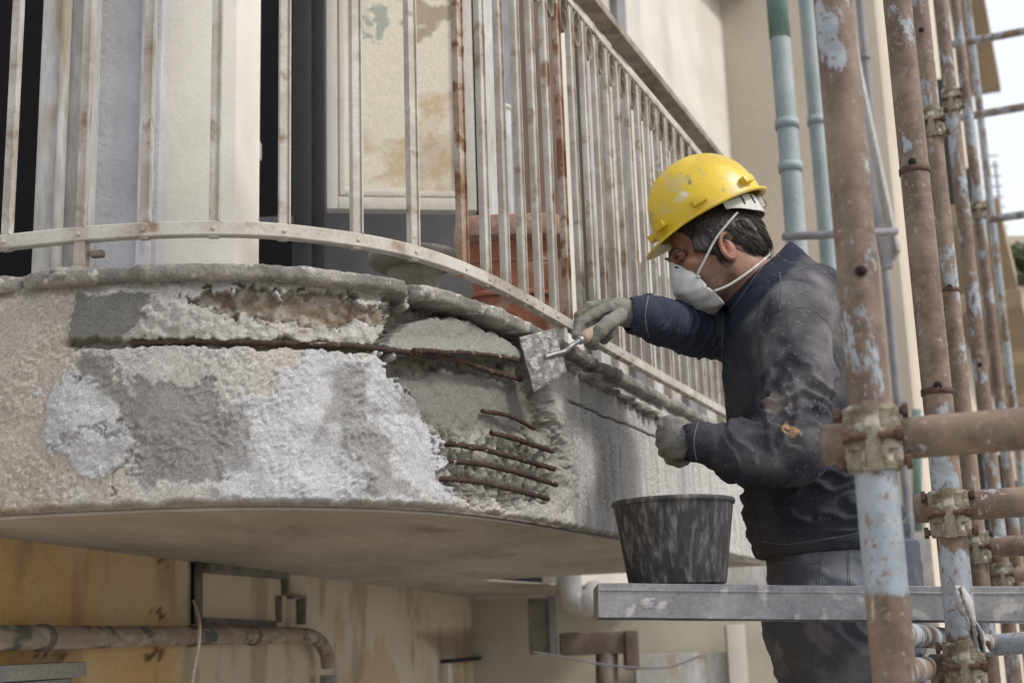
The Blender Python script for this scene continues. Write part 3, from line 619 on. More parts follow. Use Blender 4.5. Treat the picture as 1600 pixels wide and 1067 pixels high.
pxbox(MB(), 876, 986, 998, 1022, YB-.05, .2, .01).build('duct', M['duct'], du, autos=35); pxbox(MB(), 978, 984, 999, 1046, YB-.07, .2, .01).build('duct_end', M['duct'], du, autos=35)
MB().tube([J(948, 1015, YB), J(950, 1200, YB)], .05, 20).build('pipe', M['duct'], du)
wc = thing('sagging_wire', 'thin wire sagging between the cabinet and the pale wall', 'wire', J(850, 1020, YB-.1))
MB().tube(spline([J(x, y, YB-.12) for x, y in [(830, 1018), (880, 1026), (960, 1040), (1040, 1042), (1100, 1022)]], 8), .005, 6).build('wire', M['greyframe'], wc)
ow = thing('courtyard_wall', 'pale rendered courtyard wall behind the brown duct', 'wall', J(1000, 1067, 7.5))
pxbox(MB(), 700, 925, 1420, 1330, 7.6, .2).build('wall', M['court'], ow, autos=35); pxbox(MB(), 1000, 1020, 1146, 1330, 7.4, .15).build('plinth', M['whitetrim'], ow, autos=35)
pxbox(MB(), 690, 880, 1420, 925, 7.55, .3).build('band', M['whitetrim'], ow, autos=35)
pxbox(MB(), 1146, 975, 1175, 1330, 7.35, .1).build('post', M['cream2'], ow, autos=35)

# ------------------------------------------------------------ pots on the balcony
tp = thing('terracotta_planter', 'large brown terracotta planter with a dusty pink lobed rim behind the railing', 'planter', np.r_[J(802, 500, 3.42)[:2], ZT+.02])
c0 = np.array(tp.location); zt_ = J(805, 345, 3.35)[2]; H = zt_-c0[2]
def sqring(c, rx_, ry_, z, n=64, e=4, lob=0):
    an = np.arange(n)*2*pi/n; ca, sa = np.cos(an), np.sin(an); k = (np.abs(ca)**e+np.abs(sa)**e)**(-1/e)*(1+lob*np.cos(an*8)); 
    return c+np.c_[ca*k*rx_, sa*k*ry_, np.full(n, z)]
def loft(rings, cap=True):
    n = len(rings[0]); V = np.vstack(rings); Fc = [(i*n+j, i*n+(j+1) % n, (i+1)*n+(j+1) % n, (i+1)*n+j) for i in range(len(rings)-1) for j in range(n)]
    if cap: Fc += [tuple(range(n))[::-1], tuple((len(rings)-1)*n+j for j in range(n))]
    return V, Fc
prof = [(.074, 0), (.078, .01), (.098, H*.45), (.110, H*.70), (.1125, H*.705), (.1125, H*.72), (.111, H*.725), (.118, H*.90)]
mk('pot', *loft([sqring(c0, r, r, z, e=5) for r, z in prof]), M['terra'], tp, autos=40)
mk('rim', *loft([sqring(c0, r, r, z, e=5, lob=.012) for r, z in [(.119, H*.84), (.142, H*.86), (.149, H*.90), (.144, H*.985), (.130, H), (.108, H), (.104, H*.97)]]), M['terrarim'], tp, autos=40)
MB().lathe(c0+ZZ*(H*.955), [(.1, 0), (.1, .005)], 24).build('soil', M['ground'], tp)
mk('moulding', *loft([sqring(c0, r, r, H*.48+z, e=5) for r, z in [(.103, 0), (.109, .004), (.109, .012), (.103, .016)]]), M['terra'], tp, autos=40)
sp = thing('stone_urn', 'mossy grey stone bowl on a short foot behind the curved railing', 'urn', np.r_[J(648, 440, 3.05)[:2], ZT+.02])
c0 = np.array(sp.location); zt_ = J(648, 398, 3.05)[2]; H = zt_-c0[2]
MB().lathe(c0, [(.055, 0), (.055, .02), (.045, .04), (.04, H-.12), (.050, H-.10), (.062, H-.05), (.070, H-.034)], 40).build('foot', M['stone'], sp)
MB().lathe(c0, [(.070, H-.040), (.088, H-.034), (.104, H-.024), (.110, H-.012), (.107, H-.002), (.098, H), (.088, H-.006), (.06, H-.02)], 48).build('bowl', M['stone'], sp)
#S4
# ------------------------------------------------------------ scaffold on the right
TR = .028
def paint_cols(V, seed, amount, bands=()):      # how much paint is left where, as an attribute
    t = np.full(len(V), amount)
    for z0, z1, v in bands: mk_ = ss(V[:, 2], z0-.03, z0+.03)*(1-ss(V[:, 2], z1-.03, z1+.03)); t = t*(1-mk_)+v*mk_
    return np.c_[t*.45-.03, t, t]
def holeat(t, c, r_, toward=None):
    d = -np.array(c); d[2] = 0; d = nrm(d) if toward is None else nrm(toward)
    c2 = np.array(c)+d*(r_-.0045); h = MB().lathe(c2, [(.0085, 0), (.0085, .006), (.0065, .0062), (.0055, .0035)], 20, axis=d)
    h.build('pin_hole', M['bolt'], t); MB().lathe(c2+d*.0025, [(.0068, 0), (.0068, .0040)], 16, axis=d).build('hole_shadow', M['dark'], t)
def standard(label, x, y, w_px, z0, z1, seed, amount, bands=(), holes=(), joints=(), r=TR, n=36, step=.012, group='upright scaffold tubes in a row'):
    Y = 2*r*F_PX/w_px*.97; p = J(x, y, Y); base = np.array([p[0], p[1], z0]); t = thing('scaffold_upright', label, 'scaffold tube', base, group)
    k = int((z1-z0)/step); P = np.c_[np.full(k, p[0]), np.full(k, p[1]), np.linspace(z0, z1, k)]
    mb = MB().tube(P, r, n); V = mb.verts(); mb.build('tube', M['vc_steel'], t, col=paint_cols(V, seed, amount, bands))
    for hz_, dx in holes:
        c = np.array([p[0], p[1], hz_]); d = -c.copy(); d[2] = 0; d = nrm(d); d = nrm(d*cos(dx)+np.cross(ZZ, d)*sin(dx)); holeat(t, c, r, d)
    for jz in joints:
        MB().lathe([p[0], p[1], jz], [(r+.0005, -.012), (r+.0022, -.0115), (r+.0022, 0), (r+.0003, .001)], 36).build('joint_ring', M['bolt'], t)
    return t, np.array([p[0], p[1], 0])
def zpx(c, y):     # height above eye at which the vertical through c shows at image row y
    lo, hi = -3., 8.
    for _ in range(40):
        mid = (lo+hi)/2
        if proj([c[0], c[1], mid])[1] > y: lo = mid
        else: hi = mid
    return lo
def cpt(X, Y, y): p = J(X, 533, Y); return zpx(p, y)
def up_(X, y, w_px, r=TR): return J(X, y, 2*r*F_PX/w_px*.97)
c1 = up_(1350, 533, 64); c2 = up_(1456, 533, 45); c3 = up_(1491, 533, 31); c4 = up_(1527, 533, 22.5); c5 = up_(1552, 533, 17)
T1, _ = standard('thickest nearest scaffold tube, rusty above its coupler and pale blue painted below', 1350, 533, 64, -1.6, 2.6, 11, -.12, [(zpx(c1, 930), zpx(c1, 700), .62)], [(zpx(c1, 432), .15)], n=48, step=.008)
T2, _ = standard('brown scaffold tube with a clean joint line and pin holes, second from the front', 1456, 533, 45, -1.6, 3.2, 21, -.10, [(zpx(c2, 990), zpx(c2, 870), .38), (zpx(c2, 760), zpx(c2, 680), .25)], [(zpx(c2, 260), -.1), (zpx(c2, 606), .1)], [zpx(c2, 264), zpx(c2, 608)], n=48, step=.008)
T3, _ = standard('bluish rusty scaffold tube with a coupler high up, third in the row', 1491, 533, 31, -1.6, 4.2, 31, .0, [], [(zpx(c3, 53), 0), (zpx(c3, 452), .1)], [zpx(c3, 452)])
T4, _ = standard('grey brown scaffold tube, fourth in the receding row', 1527, 533, 22.5, -1.6, 5.4, 41, .02, [], [(zpx(c4, 572), 0)], step=.02, n=24)
T5, _ = standard('slim grey scaffold tube, fifth and farthest of the close row', 1552, 533, 17, -1.6, 6.6, 51, .05, [], [], step=.03, n=20)
far_ups = []
for k, (X, y, wp, nm) in enumerate([(1527, 300, 13, 'thin far scaffold tube standing against the white sky'), (1584, 640, 12, 'thin far scaffold tube at the right edge in front of the tan building')]):
    t, c = standard(nm, X, y, wp, -1.6, 9.5, 61+k*7, .2, [], [], step=.08, n=14); far_ups.append(c)
c6 = far_ups[0]
def coupler(label, c, z, arm, s=1.0, r=TR, detail=True):      # swivel coupler: collar, saddle, bolts
    c = np.array([c[0], c[1], z]); t = thing('scaffold_coupler', label, 'coupler', c-ZZ*.04*s, 'couplers clamping scaffold tubes')
    view = -c.copy(); view[2] = 0; view = nrm(view); side = nrm(np.cross(ZZ, view)); R = r
    MB().lathe(c, [(R+.001, -.043*s), (R+.0065, -.043*s), (R+.008, -.036*s), (R+.0055, -.030*s), (R+.0055, -.012*s), (R+.009, -.009*s), (R+.009, .009*s), (R+.0055, .012*s), (R+.0055, .030*s), (R+.008, .036*s), (R+.0065, .043*s), (R+.001, .043*s)], 28).build('collar', M['coupler'], t, autos=30)
    mb = MB()
    mb.box(c+view*(R+.006), side*.010, view*.008, ZZ*.046*s, .003)
    for sg in (-1, 1):
        mb.box(c+side*sg*(R+.003)+view*.008, side*.006, view*.014, ZZ*.040*s, .003)
        mb.box(c+side*sg*(R*.7)+view*(R*.72+.004), side*.012, view*.007, ZZ*.017*s, .003)
    mb.build('clamp_flap', M['coupler'], t, autos=35)
    for sg in (-1, 1):
        for zz in ((-.026, 0.0, .026) if detail else (0.,)):
            if zz == 0: p = c+side*sg*(R*.75)+view*(R+.011); ax = side*sg; L_ = .028
            else: p = c+side*sg*(R+.007)+view*.014+ZZ*zz*s*1.3; ax = side*sg; L_ = .014
            b = MB().lathe(p-ax*L_*.5, [(.0055, 0), (.0055, L_)], 12, axis=ax).lathe(p+ax*L_*.35, [(.0105, 0), (.0105, .008)], 6, axis=ax)
            b.build('bolt', M['bolt'], t, autos=35)
    return t
def ledger(label, p, q, seed, r=TR, amount=-.1, n=28, step=.012, group='level scaffold tubes'):
    p, q = np.array(p), np.array(q); t = thing('scaffold_ledger', label, 'scaffold tube', p, group)
    P = resample([p, q], step=step); mb = MB().tube(P, r, n, cap=False); V = mb.verts()
    col = paint_cols(V, seed, amount); mb.build('tube', M['vc_steel'], t, col=col)
    ax = nrm(q-p); MB().lathe(p-ax*.0005, [(r, 0), (r, .002), (r-.004, .0021), (r-.004, .03)], 24, axis=ax).build('tube_end', M['bolt'], t)
    return t
RB = -BB
def led(c, y, stub, length, seed, label, dn, **k):
    z = zpx(c, y); b = np.array([c[0], c[1], z]); fwd = nrm(np.array([c[0], c[1], 0])); o = b-fwd*.0+fwd*(TR*2+.004)*dn
    ledger(label, o-RB*stub, o+RB*length, seed, **k); return z
z1 = led(c1, 686, .066, 1.6, 71, 'nearest level scaffold tube, thick brown rust, crossing the right edge', .35)
coupler('nearest big mortar crusted coupler, on the thickest upright tube', c1, zpx(c1, 686), 0)
z2 = led(c2, 790, .06, 2.2, 72, 'level rusty tube with an open end, clamped to the second upright', .3)
coupler('coupler with four rusty bolts clamping the second upright just above the plank', c2, zpx(c2, 803), 0)
coupler('coupler on the second upright at the bottom edge below the plank', c2, zpx(c2, 1040), 0)
led(c2, 1045, .06, .04, 79, 'short level tube end at the lowest coupler, below the plank', .3)
led(c3, 855, .04, 2.6, 73, 'level rusty tube clamped to the third upright', .3)
coupler('coupler on the third upright, just above the plank', c3, zpx(c3, 855), 0); coupler('pale coupler high on the third upright beside the yellow helmet', c3, zpx(c3, 195), 0)
led(c4, 898, .04, 3., 74, 'level tube clamped to the fourth upright near plank height', .3, step=.03)
coupler('coupler high on the fourth upright against the pale wall', c4, zpx(c4, 158), 0, s=1.1); coupler('coupler on the fourth upright near plank height', c4, zpx(c4, 898), 0)
coupler('small blurred coupler on the fifth upright, low against the sky', c5, zpx(c5, 330), 0, detail=False)
for k, y in enumerate((68, 182, 345)):
    z = zpx(c6, y); b = np.array([c6[0], c6[1], z]); e = b+RB*4+ZZ*.0
    ledger(['thin far level tube highest against the white sky', 'thin far level tube midway up the white sky', 'thin far level tube lowest against the white sky'][k], b-RB*.12, e, 81+k, amount=.1, step=.1, n=12)
# tubes running away along the scaffold, under the plank
def pxtube(label, p, q, seed, r=TR, amount=.1, mat_=None, **k): return ledger(label, p, q, seed, r=r, amount=amount, **k)
pxtube('mortar splashed tube running away below the plank behind the thickest upright', J(1400, 990, 2.3), J(1545, 1003, 3.6), 91, amount=.1, r=.021)
pxtube('lower tube running away near the bottom edge behind the second upright', J(1405, 1050, 2.2), J(1500, 1035, 3.2), 92, amount=.0, r=.021)
pxtube('pale blue level tube behind the plank at the right edge', J(1490, 1012, 3.7), J(1680, 998, 3.5), 93, amount=.7)
# inner row of pipes near the house
def farpipe(label, x, y, w_px, Y, m, z0, z1, group='tall pipes beside the house wall', jz=()):
    r = w_px*Y/F_PX/2; p = J(x, y, Y); t = thing('tall_pipe', label, 'pipe', [p[0], p[1], z0], group)
    MB().tube(resample([[p[0], p[1], z0], [p[0], p[1], z1]], step=.3), r, 24).build('pipe', m, t)
    for yy in jz:
        z = zpx(p, yy); MB().lathe([p[0], p[1], z], [(r*1.02, -.02), (r*1.18, -.02), (r*1.18, .02), (r*1.02, .02)], 20).build('joint_ring', m, t)
    return p
pA = farpipe('wide pale blue pipe turning green at the top, beside the house wall', 1238, 300, 34, 5.6, M['greenpipe'], -1.6, 5, jz=(195, 262))
M['green'] = mat('dull_green_sleeve', (.12, .21, .18), (.19, .28, .25), scale=3, rough=.6, bump=.1)
tA = thing('green_sleeve', 'dull green sleeve wrapped round the top of the wide pale pipe', 'sleeve', [pA[0], pA[1], zpx(pA, 60)])
MB().tube(resample([[pA[0], pA[1], zpx(pA, 62)], [pA[0], pA[1], 5]], step=.3), 34*5.6/F_PX/2*1.04, 24).build('sleeve', M['green'], tA)
farpipe('grey pipe between the wide pale pipe and the thickest scaffold tube', 1286, 300, 28, 6.4, M['greenpipe'], -1.6, 6, jz=(190,))
farpipe('slim dark pipe just right of the thickest scaffold tube', 1362, 200, 14, 8., M['greyframe'], -1.6, 8, jz=(90,))
farpipe('narrow brown pipe at the corner of the house wall', 1268, 120, 16, 7.5, M['stone'], -1.6, 6)
hb = thing('cross_tube', 'short grey level tube behind the collar of the worker', 'scaffold tube', J(1232, 369, 5.2)); MB().tube([J(1225, 370, 5.2), J(1400, 362, 5.4)], .017, 14).build('tube', M['greyframe'], hb)
pn = thing('wall_bracket', 'diagonal pale grey panel bracket behind the two nearest uprights', 'bracket', J(1385, 415, 6.5))
beam(J(1330, 150, 6.5), J(1387, 420, 6.5), .05, .05, M['greyframe'], 'arm', pn); beam(J(1320, 20, 6.9), J(1400, 400, 6.5), .10, .02, M['whitetrim'], 'panel', pn)

# ------------------------------------------------------------ steel plank the bucket stands on
YP = 2.66
pl0, pl1 = J(935, 938, YP), J(1700, 944, YP-.02); ax = nrm(pl1-pl0); L_ = np.linalg.norm(pl1-pl0); hh = 26*YP/F_PX; dep = .30
upv = nrm(np.cross(np.cross(ax, ZZ), ax)); back = nrm(np.cross(ZZ, ax)); 
if back[1] < 0: back = -back
pk = thing('scaffold_plank', 'galvanised steel scaffold plank splashed with mortar, carrying the black bucket', 'scaffold plank', pl0-upv*hh)
n_ = 500; sx = np.linspace(0, L_, n_)
profp = [(.03, -.9), (.028, -1.0), (.003, -1.0), (0, -.96), (0, .52), (-.0018, .56), (-.0018, .62), (0.0, .66), (0.0, .95), (.003, 1.0), (.03, 1.0), (dep-.003, 1.0), (dep, .96), (dep, -1), (dep-.02, -1), (dep-.02, -.94), (dep-.005, -.94), (dep-.005, .86), (.008, .86), (.008, -.9)]
V = np.vstack([pl0+ax*sx[:, None]+back*d_+upv*(h_*hh) for d_, h_ in profp]); k = len(profp)
V = V+upv*(fbm(V, 3, 3, 3)*.002)[:, None]-back*(fbm(V, 14, 3, 4)*.0012)[:, None]
Fc = [(i*n_+j, i*n_+j+1, ((i+1) % k)*n_+j+1, ((i+1) % k)*n_+j) for i in range(k) for j in range(n_-1)]
mk('deck', V, Fc, M['plank'], pk, autos=35)
MB().box(pl0+ax*.002+back*dep/2+upv*hh*.02, ax*.0025, back*(dep/2+.001), upv*hh*.97, .001).build('end_cap', M['plank'], pk, autos=35)
for X, Y_, s_ in ((1010, 942, .02), (1100, 938, .012), (1330, 950, .012), (1545, 935, .018), (1245, 930, .01), (1410, 930, .009)):
    c = J(X, Y_, YP)-back*.001; bm = bmesh.new(); bmesh.ops.create_icosphere(bm, subdivisions=3, radius=1); V = np.array([v.co[:] for v in bm.verts])
    V = V*(1+.7*fbm(V+X, 1.7, 4, 9))[:, None]; V = c+V[:, :1]*ax*s_+V[:, 1:2]*back*.0022+V[:, 2:]*upv*min(s_*.7, hh*.6)
    mk('mortar_splash', V, [[v.index for v in f.verts] for f in bm.faces], M['plaster_wrap'], pk); bm.free()
ld = thing('lower_plank', 'lower scaffold plank the worker stands on', 'scaffold plank', [.6, 3.1, -.64])
MB().box([.85, 3.25, -.615], ax*.7, back*.28, ZZ*.02, .004).build('deck', M['plank'], ld, autos=35)
sc = thing('mortar_rag', 'crumpled mortar soaked rag hanging beside the second upright below the plank', 'rag', J(1500, 1000, 2.5))
V0 = []; 
for i in range(30):
    for j in range(12): V0.append(J(1488+j*1.6+i*1.35+3*sin(i*.5+j), 915+i*3.6, 2.45+.02*sin(j*1.1+i*.3)))
mk('cloth', V0, [(i*12+j, i*12+j+1, (i+1)*12+j+1, (i+1)*12+j) for i in range(29) for j in range(11)], M['plaster_wrap'], sc).modifiers.new('s', 'SOLIDIFY').thickness = .003
# ------------------------------------------------------------ bucket
YBk = 2.79; cb_ = J(1059, 914, YBk); ct_ = J(1060, 782, YBk); 
bz0 = (pl0+upv*hh)[2]+ax[2]/ax[0]*(cb_[0]-pl0[0])+.001
c0 = np.array([cb_[0], YBk, bz0]); Hb = ct_[2]-bz0+.001; r0_, r1_ = 75*YBk/F_PX, 92*YBk/F_PX
bu = thing('mortar_bucket', 'black rubber bucket streaked with dried mortar standing on the steel plank', 'bucket', c0)
prof = [(r0_*.92, 0), (r0_, .004)]+[(r0_+(r1_-r0_)*t, .004+(Hb-.02)*t) for t in np.linspace(.05, 1, 16)]+[(r1_+.001, Hb-.010)]
inner_ = [(r1_-.004, Hb-.004), (r1_-.006, Hb-.03), (r0_-.002, .012)]
MB().lathe(c0, prof+[(r1_, Hb-.004)]+inner_, 72).build('body', M['bucket'], bu, autos=50)
MB().lathe(c0, [(r1_-.003, Hb-.012), (r1_+.004, Hb-.011), (r1_+.0055, Hb-.006), (r1_+.004, Hb-.001), (r1_, Hb), (r1_-.004, Hb-.003)], 72).build('rim', M['bucket'], bu)
MB().lathe(c0, [(r1_-.0065, Hb-.06), (r1_-.0065, Hb-.055)], 40).build('mortar_fill', M['mortar'], bu)
for k in range(5):
    zz_ = Hb*(.14+.0*k)
# ------------------------------------------------------------ far buildings
def bld(name, label, parts, base):
    t = thing(name, label, 'building', base)
    return t
fb = thing('far_house', 'long cream house receding behind the scaffold uprights with a projecting eave', 'building', W(11, 1.2, -1.6))
MB().box(W(17.5, 2.55, 4.0), AA*7.5, BB*1.5, ZZ*5.6).build('wall', M['far'], fb, smooth=False)
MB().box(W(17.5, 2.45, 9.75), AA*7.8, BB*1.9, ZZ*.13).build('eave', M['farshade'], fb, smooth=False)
for k in range(4):
    MB().box(W(11.6+k*3.6, .96, 1.2), AA*.5, BB*.06, ZZ*.9).build('window', M['glass'], fb, smooth=False)
    MB().box(W(12.4+k*3.4, .95, 5.2), AA*.5, BB*.06, ZZ*.9).build('window', M['glass'], fb, smooth=False)
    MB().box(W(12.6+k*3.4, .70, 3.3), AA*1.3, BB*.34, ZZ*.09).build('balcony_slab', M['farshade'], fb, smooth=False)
f2 = thing('tan_house', 'tan apartment house far off at the right edge with shaded balconies and plants', 'building', J(1600, 900, 24))
def fbx(nm, x0, y0, x1, y1, Y, d, m): return pxbox(MB(), x0, y0, x1, y1, Y, d, .01).build(nm, m, f2, smooth=False)
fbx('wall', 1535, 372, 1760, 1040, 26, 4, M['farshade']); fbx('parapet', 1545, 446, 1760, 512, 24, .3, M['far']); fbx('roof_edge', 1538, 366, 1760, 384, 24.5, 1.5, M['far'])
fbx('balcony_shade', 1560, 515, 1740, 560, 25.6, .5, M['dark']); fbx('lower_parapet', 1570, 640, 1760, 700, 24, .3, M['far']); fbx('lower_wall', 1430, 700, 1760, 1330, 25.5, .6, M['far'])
lv = MB()
for k in range(900):
    c = J(rng.uniform(1552, 1610), rng.normal(415, 14), 23.9+rng.uniform(0, .5)); d = nrm(rng.normal(size=3)); e = nrm(np.cross(d, rng.normal(size=3))); s_ = .07
    lv.add([c-d*s_, c+e*s_*.5, c+d*s_, c-e*s_*.5], [(0, 1, 2, 3)])
bp = thing('balcony_plants', 'green bushy plants on the top balcony of the tan house', 'plants', J(1575, 446, 24)); lv.build('foliage', M['leaf'], bp, smooth=False)
fc = thing('far_courtyard_block', 'grey concrete block behind the worker between the two nearest uprights', 'block', J(1440, 900, 8))
pxbox(MB(), 1400, 830, 1470, 1200, 8, .6).build('block', M['concrete'], fc, autos=35)
gp = thing('green_downpipe', 'green downpipe on the far house seen between the two nearest uprights', 'pipe', J(1432, 800, 9)); MB().tube([J(1432, 640, 9), J(1434, 830, 9)], .03, 14).build('pipe', M['green'], gp)
# distant scaffold mesh tower against the sky
ft = thing('distant_scaffold', 'tiny distant scaffold tower rising against the white sky', 'scaffold', J(1560, 380, 30)); mb = MB()
for X in (1538, 1552, 1566): mb.tube([J(X-12, 235+(X-1538)*.6, 30), J(X+8, 420, 30)], .03, 6)
for yy in range(245, 380, 16): mb.tube([J(1532+(yy-245)*.1, yy, 30), J(1560+(yy-245)*.13, yy-2, 30)], .02, 5)
mb.build('frame', M['greyframe'], ft)
#S5
# ------------------------------------------------------------ signed-distance modelling for the worker
def smin(a, b, k):
    if k <= 0: return np.minimum(a, b)
    h = np.clip(.5+.5*(a-b)/k, 0, 1); return a*(1-h)+b*h-k*h*(1-h)
class Field:
    def __init__(s, lo, hi, h):
        s.lo = np.array(lo, float); s.h = h; s.n = np.ceil((np.array(hi)-s.lo)/h).astype(int)+1; s.F = np.full(s.n, 1., np.float32); s.rs = 1.
    def _blk(s, lo, hi):
        i0 = np.clip(np.floor((np.array(lo)-s.lo)/s.h).astype(int), 0, s.n-1); i1 = np.clip(np.ceil((np.array(hi)-s.lo)/s.h).astype(int)+1, 1, s.n)
        ax = [s.lo[k]+np.arange(i0[k], i1[k])*s.h for k in range(3)]
        return tuple(slice(i0[k], i1[k]) for k in range(3)), ax[0][:, None, None], ax[1][None, :, None], ax[2][None, None, :]
    def put(s, fn, lo, hi, k=0., sub=False, inter=False):
        sl_, X, Y, Z = s._blk(lo, hi); d = fn(X, Y, Z); c = s.F[sl_]
        s.F[sl_] = -smin(-c, d, k) if sub else smin(c, d, k)
    def cone(s, a, b, r1, r2, k=.01, sub=False, sq=None):
        a, b = np.array(a, float), np.array(b, float); r1 *= s.rs; r2 *= s.rs; m_ = max(r1, r2)+k+.012; e = b-a; L = max(e@e, 1e-12)
        def fn(X, Y, Z):
            t = np.clip(((X-a[0])*e[0]+(Y-a[1])*e[1]+(Z-a[2])*e[2])/L, 0, 1)
            return np.sqrt((X-a[0]-t*e[0])**2+(Y-a[1]-t*e[1])**2+(Z-a[2]-t*e[2])**2)-(r1+t*(r2-r1))
        s.put(fn, np.minimum(a, b)-m_, np.maximum(a, b)+m_, k, sub)
    def chain(s, pts, rs, k=.01, sub=False):
        for i in range(len(pts)-1): s.cone(pts[i], pts[i+1], rs[i], rs[i+1], k, sub)
    def ell(s, c, R, r, k=.01, sub=False):        # R rows = local axes
        c = np.array(c, float); R = np.array(R, float); r = np.array(r, float)*s.rs; m_ = max(r)+k+.012
        def fn(X, Y, Z):
            dx, dy, dz = X-c[0], Y-c[1], Z-c[2]; q = [(R[i][0]*dx+R[i][1]*dy+R[i][2]*dz) for i in range(3)]
            k0 = np.sqrt(sum((q[i]/r[i])**2 for i in range(3))); k1 = np.sqrt(sum((q[i]/r[i]**2)**2 for i in range(3)))
            return k0*(k0-1)/np.maximum(k1, 1e-6)
        s.put(fn, c-m_, c+m_, k, sub)
    def mesh(s):
        F = s.F; nx, ny, nz = F.shape; S_ = (F < 0)
        cnt = np.zeros((nx-1, ny-1, nz-1), np.uint8)
        for i in (0, 1):
            for j in (0, 1):
                for k in (0, 1): cnt += S_[i:nx-1+i, j:ny-1+j, k:nz-1+k]
        idx = np.argwhere((cnt > 0) & (cnt < 8)); vid = np.full(cnt.shape, -1, np.int64); vid[tuple(idx.T)] = np.arange(len(idx))
        cs = [(i, j, k) for i in (0, 1) for j in (0, 1) for k in (0, 1)]; pos = np.zeros((len(idx), 3)); num = np.zeros(len(idx))
        val = {c: F[tuple((idx+np.array(c)).T)] for c in cs}
        for c in cs:
            for ax_ in range(3):
                if c[ax_] == 0:
                    c2_ = list(c); c2_[ax_] = 1; c2_ = tuple(c2_); v0, v1 = val[c], val[c2_]; cr = (v0 < 0) != (v1 < 0)
                    t = np.where(cr, v0/np.where(cr, v0-v1, 1), 0); p = np.tile(np.array(c, float), (len(idx), 1)); p[:, ax_] = t
                    pos += p*cr[:, None]; num += cr
        V = s.lo+(idx+pos/num[:, None])*s.h; quads = []
        for ax_ in range(3):
            a_, b_ = [(1, 2), (2, 0), (0, 1)][ax_]; sl0 = [slice(1, -1)]*3; sl0[ax_] = slice(0, -1); sl1 = list(sl0); sl1[ax_] = slice(1, None)
            s0_ = S_[tuple(sl0)]; s1_ = S_[tuple(sl1)]; E_ = np.argwhere(s0_ != s1_)
            off = np.array([1, 1, 1]); off[ax_] = 0; E0 = E_+off; fl = S_[tuple(E0.T)]
            ea = np.zeros(3, int); ea[a_] = 1; eb = np.zeros(3, int); eb[b_] = 1
            q = np.stack([vid[tuple((E0-ea-eb).T)], vid[tuple((E0-eb).T)], vid[tuple(E0.T)], vid[tuple((E0-ea).T)]], 1)
            q = np.where(fl[:, None], q, q[:, ::-1]); quads.append(q[(q >= 0).all(1)])
        return V, np.vstack(quads)
def vnormals(V, Q):
    n = np.cross(V[Q[:, 2]]-V[Q[:, 0]], V[Q[:, 3]]-V[Q[:, 1]]); N = np.zeros_like(V)
    for i in range(4): np.add.at(N, Q[:, i], n)
    return N/(np.linalg.norm(N, axis=1)[:, None]+1e-12)
def smoothV(V, Q, it=2, lam=.5):
    for _ in range(it):
        A_ = np.zeros_like(V); c = np.zeros(len(V))
        for i in range(4):
            a_, b_ = Q[:, i], Q[:, (i+1) % 4]; np.add.at(A_, a_, V[b_]); np.add.at(A_, b_, V[a_]); np.add.at(c, a_, 1); np.add.at(c, b_, 1)
        V = V*(1-lam)+lam*A_/c[:, None]
    return V

man = thing('person', 'worker in yellow hard hat, white mask and dusty dark jacket trowelling the balcony', 'person', [.86, 3.2, -.59])
# joints
PEL = J(1303, 880, 3.22); CH = J(1225, 560, 3.2); NK = J(1200, 452, 3.2)
SHn = J(1240, 500, 2.99); ELn = J(1236, 694, 2.90); WRn = J(1082, 692, 2.88); HDn = J(1052, 683, 2.90)
SHf = J(1172, 500, 3.36); ELf = J(1082, 512, 3.28); WRf = J(985, 493, 3.02); 
# head frame: he looks down and ahead to the left
al = radians(21); yaw = radians(6)
hf = np.array([-cos(al)*cos(yaw), -cos(al)*sin(yaw), -sin(al)]); hs_ = nrm(np.cross(hf, [-sin(al), 0, cos(al)])); hu = nrm(np.cross(hs_, hf))
if hs_[1] > 0: hs_ = -hs_           # towards the camera: his left
EAR = J(1119, 405, 3.20)
HC = EAR-hs_*.0                      # between the ears
HSC = 1.07
def HL(f_, s_, u_): return HC+(hf*f_+hs_*s_+hu*u_)*HSC
HR = [hf, hs_, hu]
# ---- body: one continuous skin surface, mostly under the clothes
B = Field([.05, 2.70, -.62], [1.28, 3.62, 1.30], .0062)
feet = [np.array([.86, 3.10, -.55]), np.array([.80, 3.34, -.55])]; hips = [PEL+np.array([.0, -.09, -.03]), PEL+np.array([.0, .09, -.03])]
B.cone(PEL, CH, .115, .115, .03); B.cone(CH, NK, .11, .05, .03); B.cone(SHn, SHf, .055, .055, .03)
B.chain([SHn, ELn, WRn, HDn], [.045, .034, .018, .014], .004); B.chain([SHf, ELf, WRf, J(968, 490, 3.015)], [.045, .036, .022, .018], .02)
for hp, ft_ in zip(hips, feet):
    kn = (hp+ft_)/2+np.array([-.04, 0, .0]); B.chain([hp, kn, ft_+ZZ*.05], [.08, .055, .04], .02); B.cone(ft_+ZZ*.0, ft_+np.array([-.15, 0, -.005]), .038, .03, .02)
Vb, Qb = B.mesh(); del B
Hf = Field(HC-np.array([.19, .16, .20]), HC+np.array([.19, .16, .24]), .0026); Hf.rs = HSC
Hf.ell(HL(-.018, 0, .050), HR, (.103, .075, .096), 0)                                 # skull
Hf.ell(HL(.043, 0, -.022), HR, (.058, .058, .066), .03)                                # face
Hf.chain([HL(.008, .050, -.045), HL(.042, .031, -.066), HL(.062, 0, -.070), HL(.042, -.031, -.066), HL(.008, -.050, -.045)], [.018, .017, .019, .017, .018], .03)   # jaw
Hf.ell(HL(.089, 0, .044), HR, (.012, .045, .010), .012)                               # brow
for sg in (1, -1):
    Hf.ell(HL(.081, .031*sg, .029), HR, (.012, .017, .011), .010, sub=True)              # eye socket
    Hf.ell(HL(.070, .045*sg, .002), HR, (.020, .018, .016), .015)                       # cheekbone
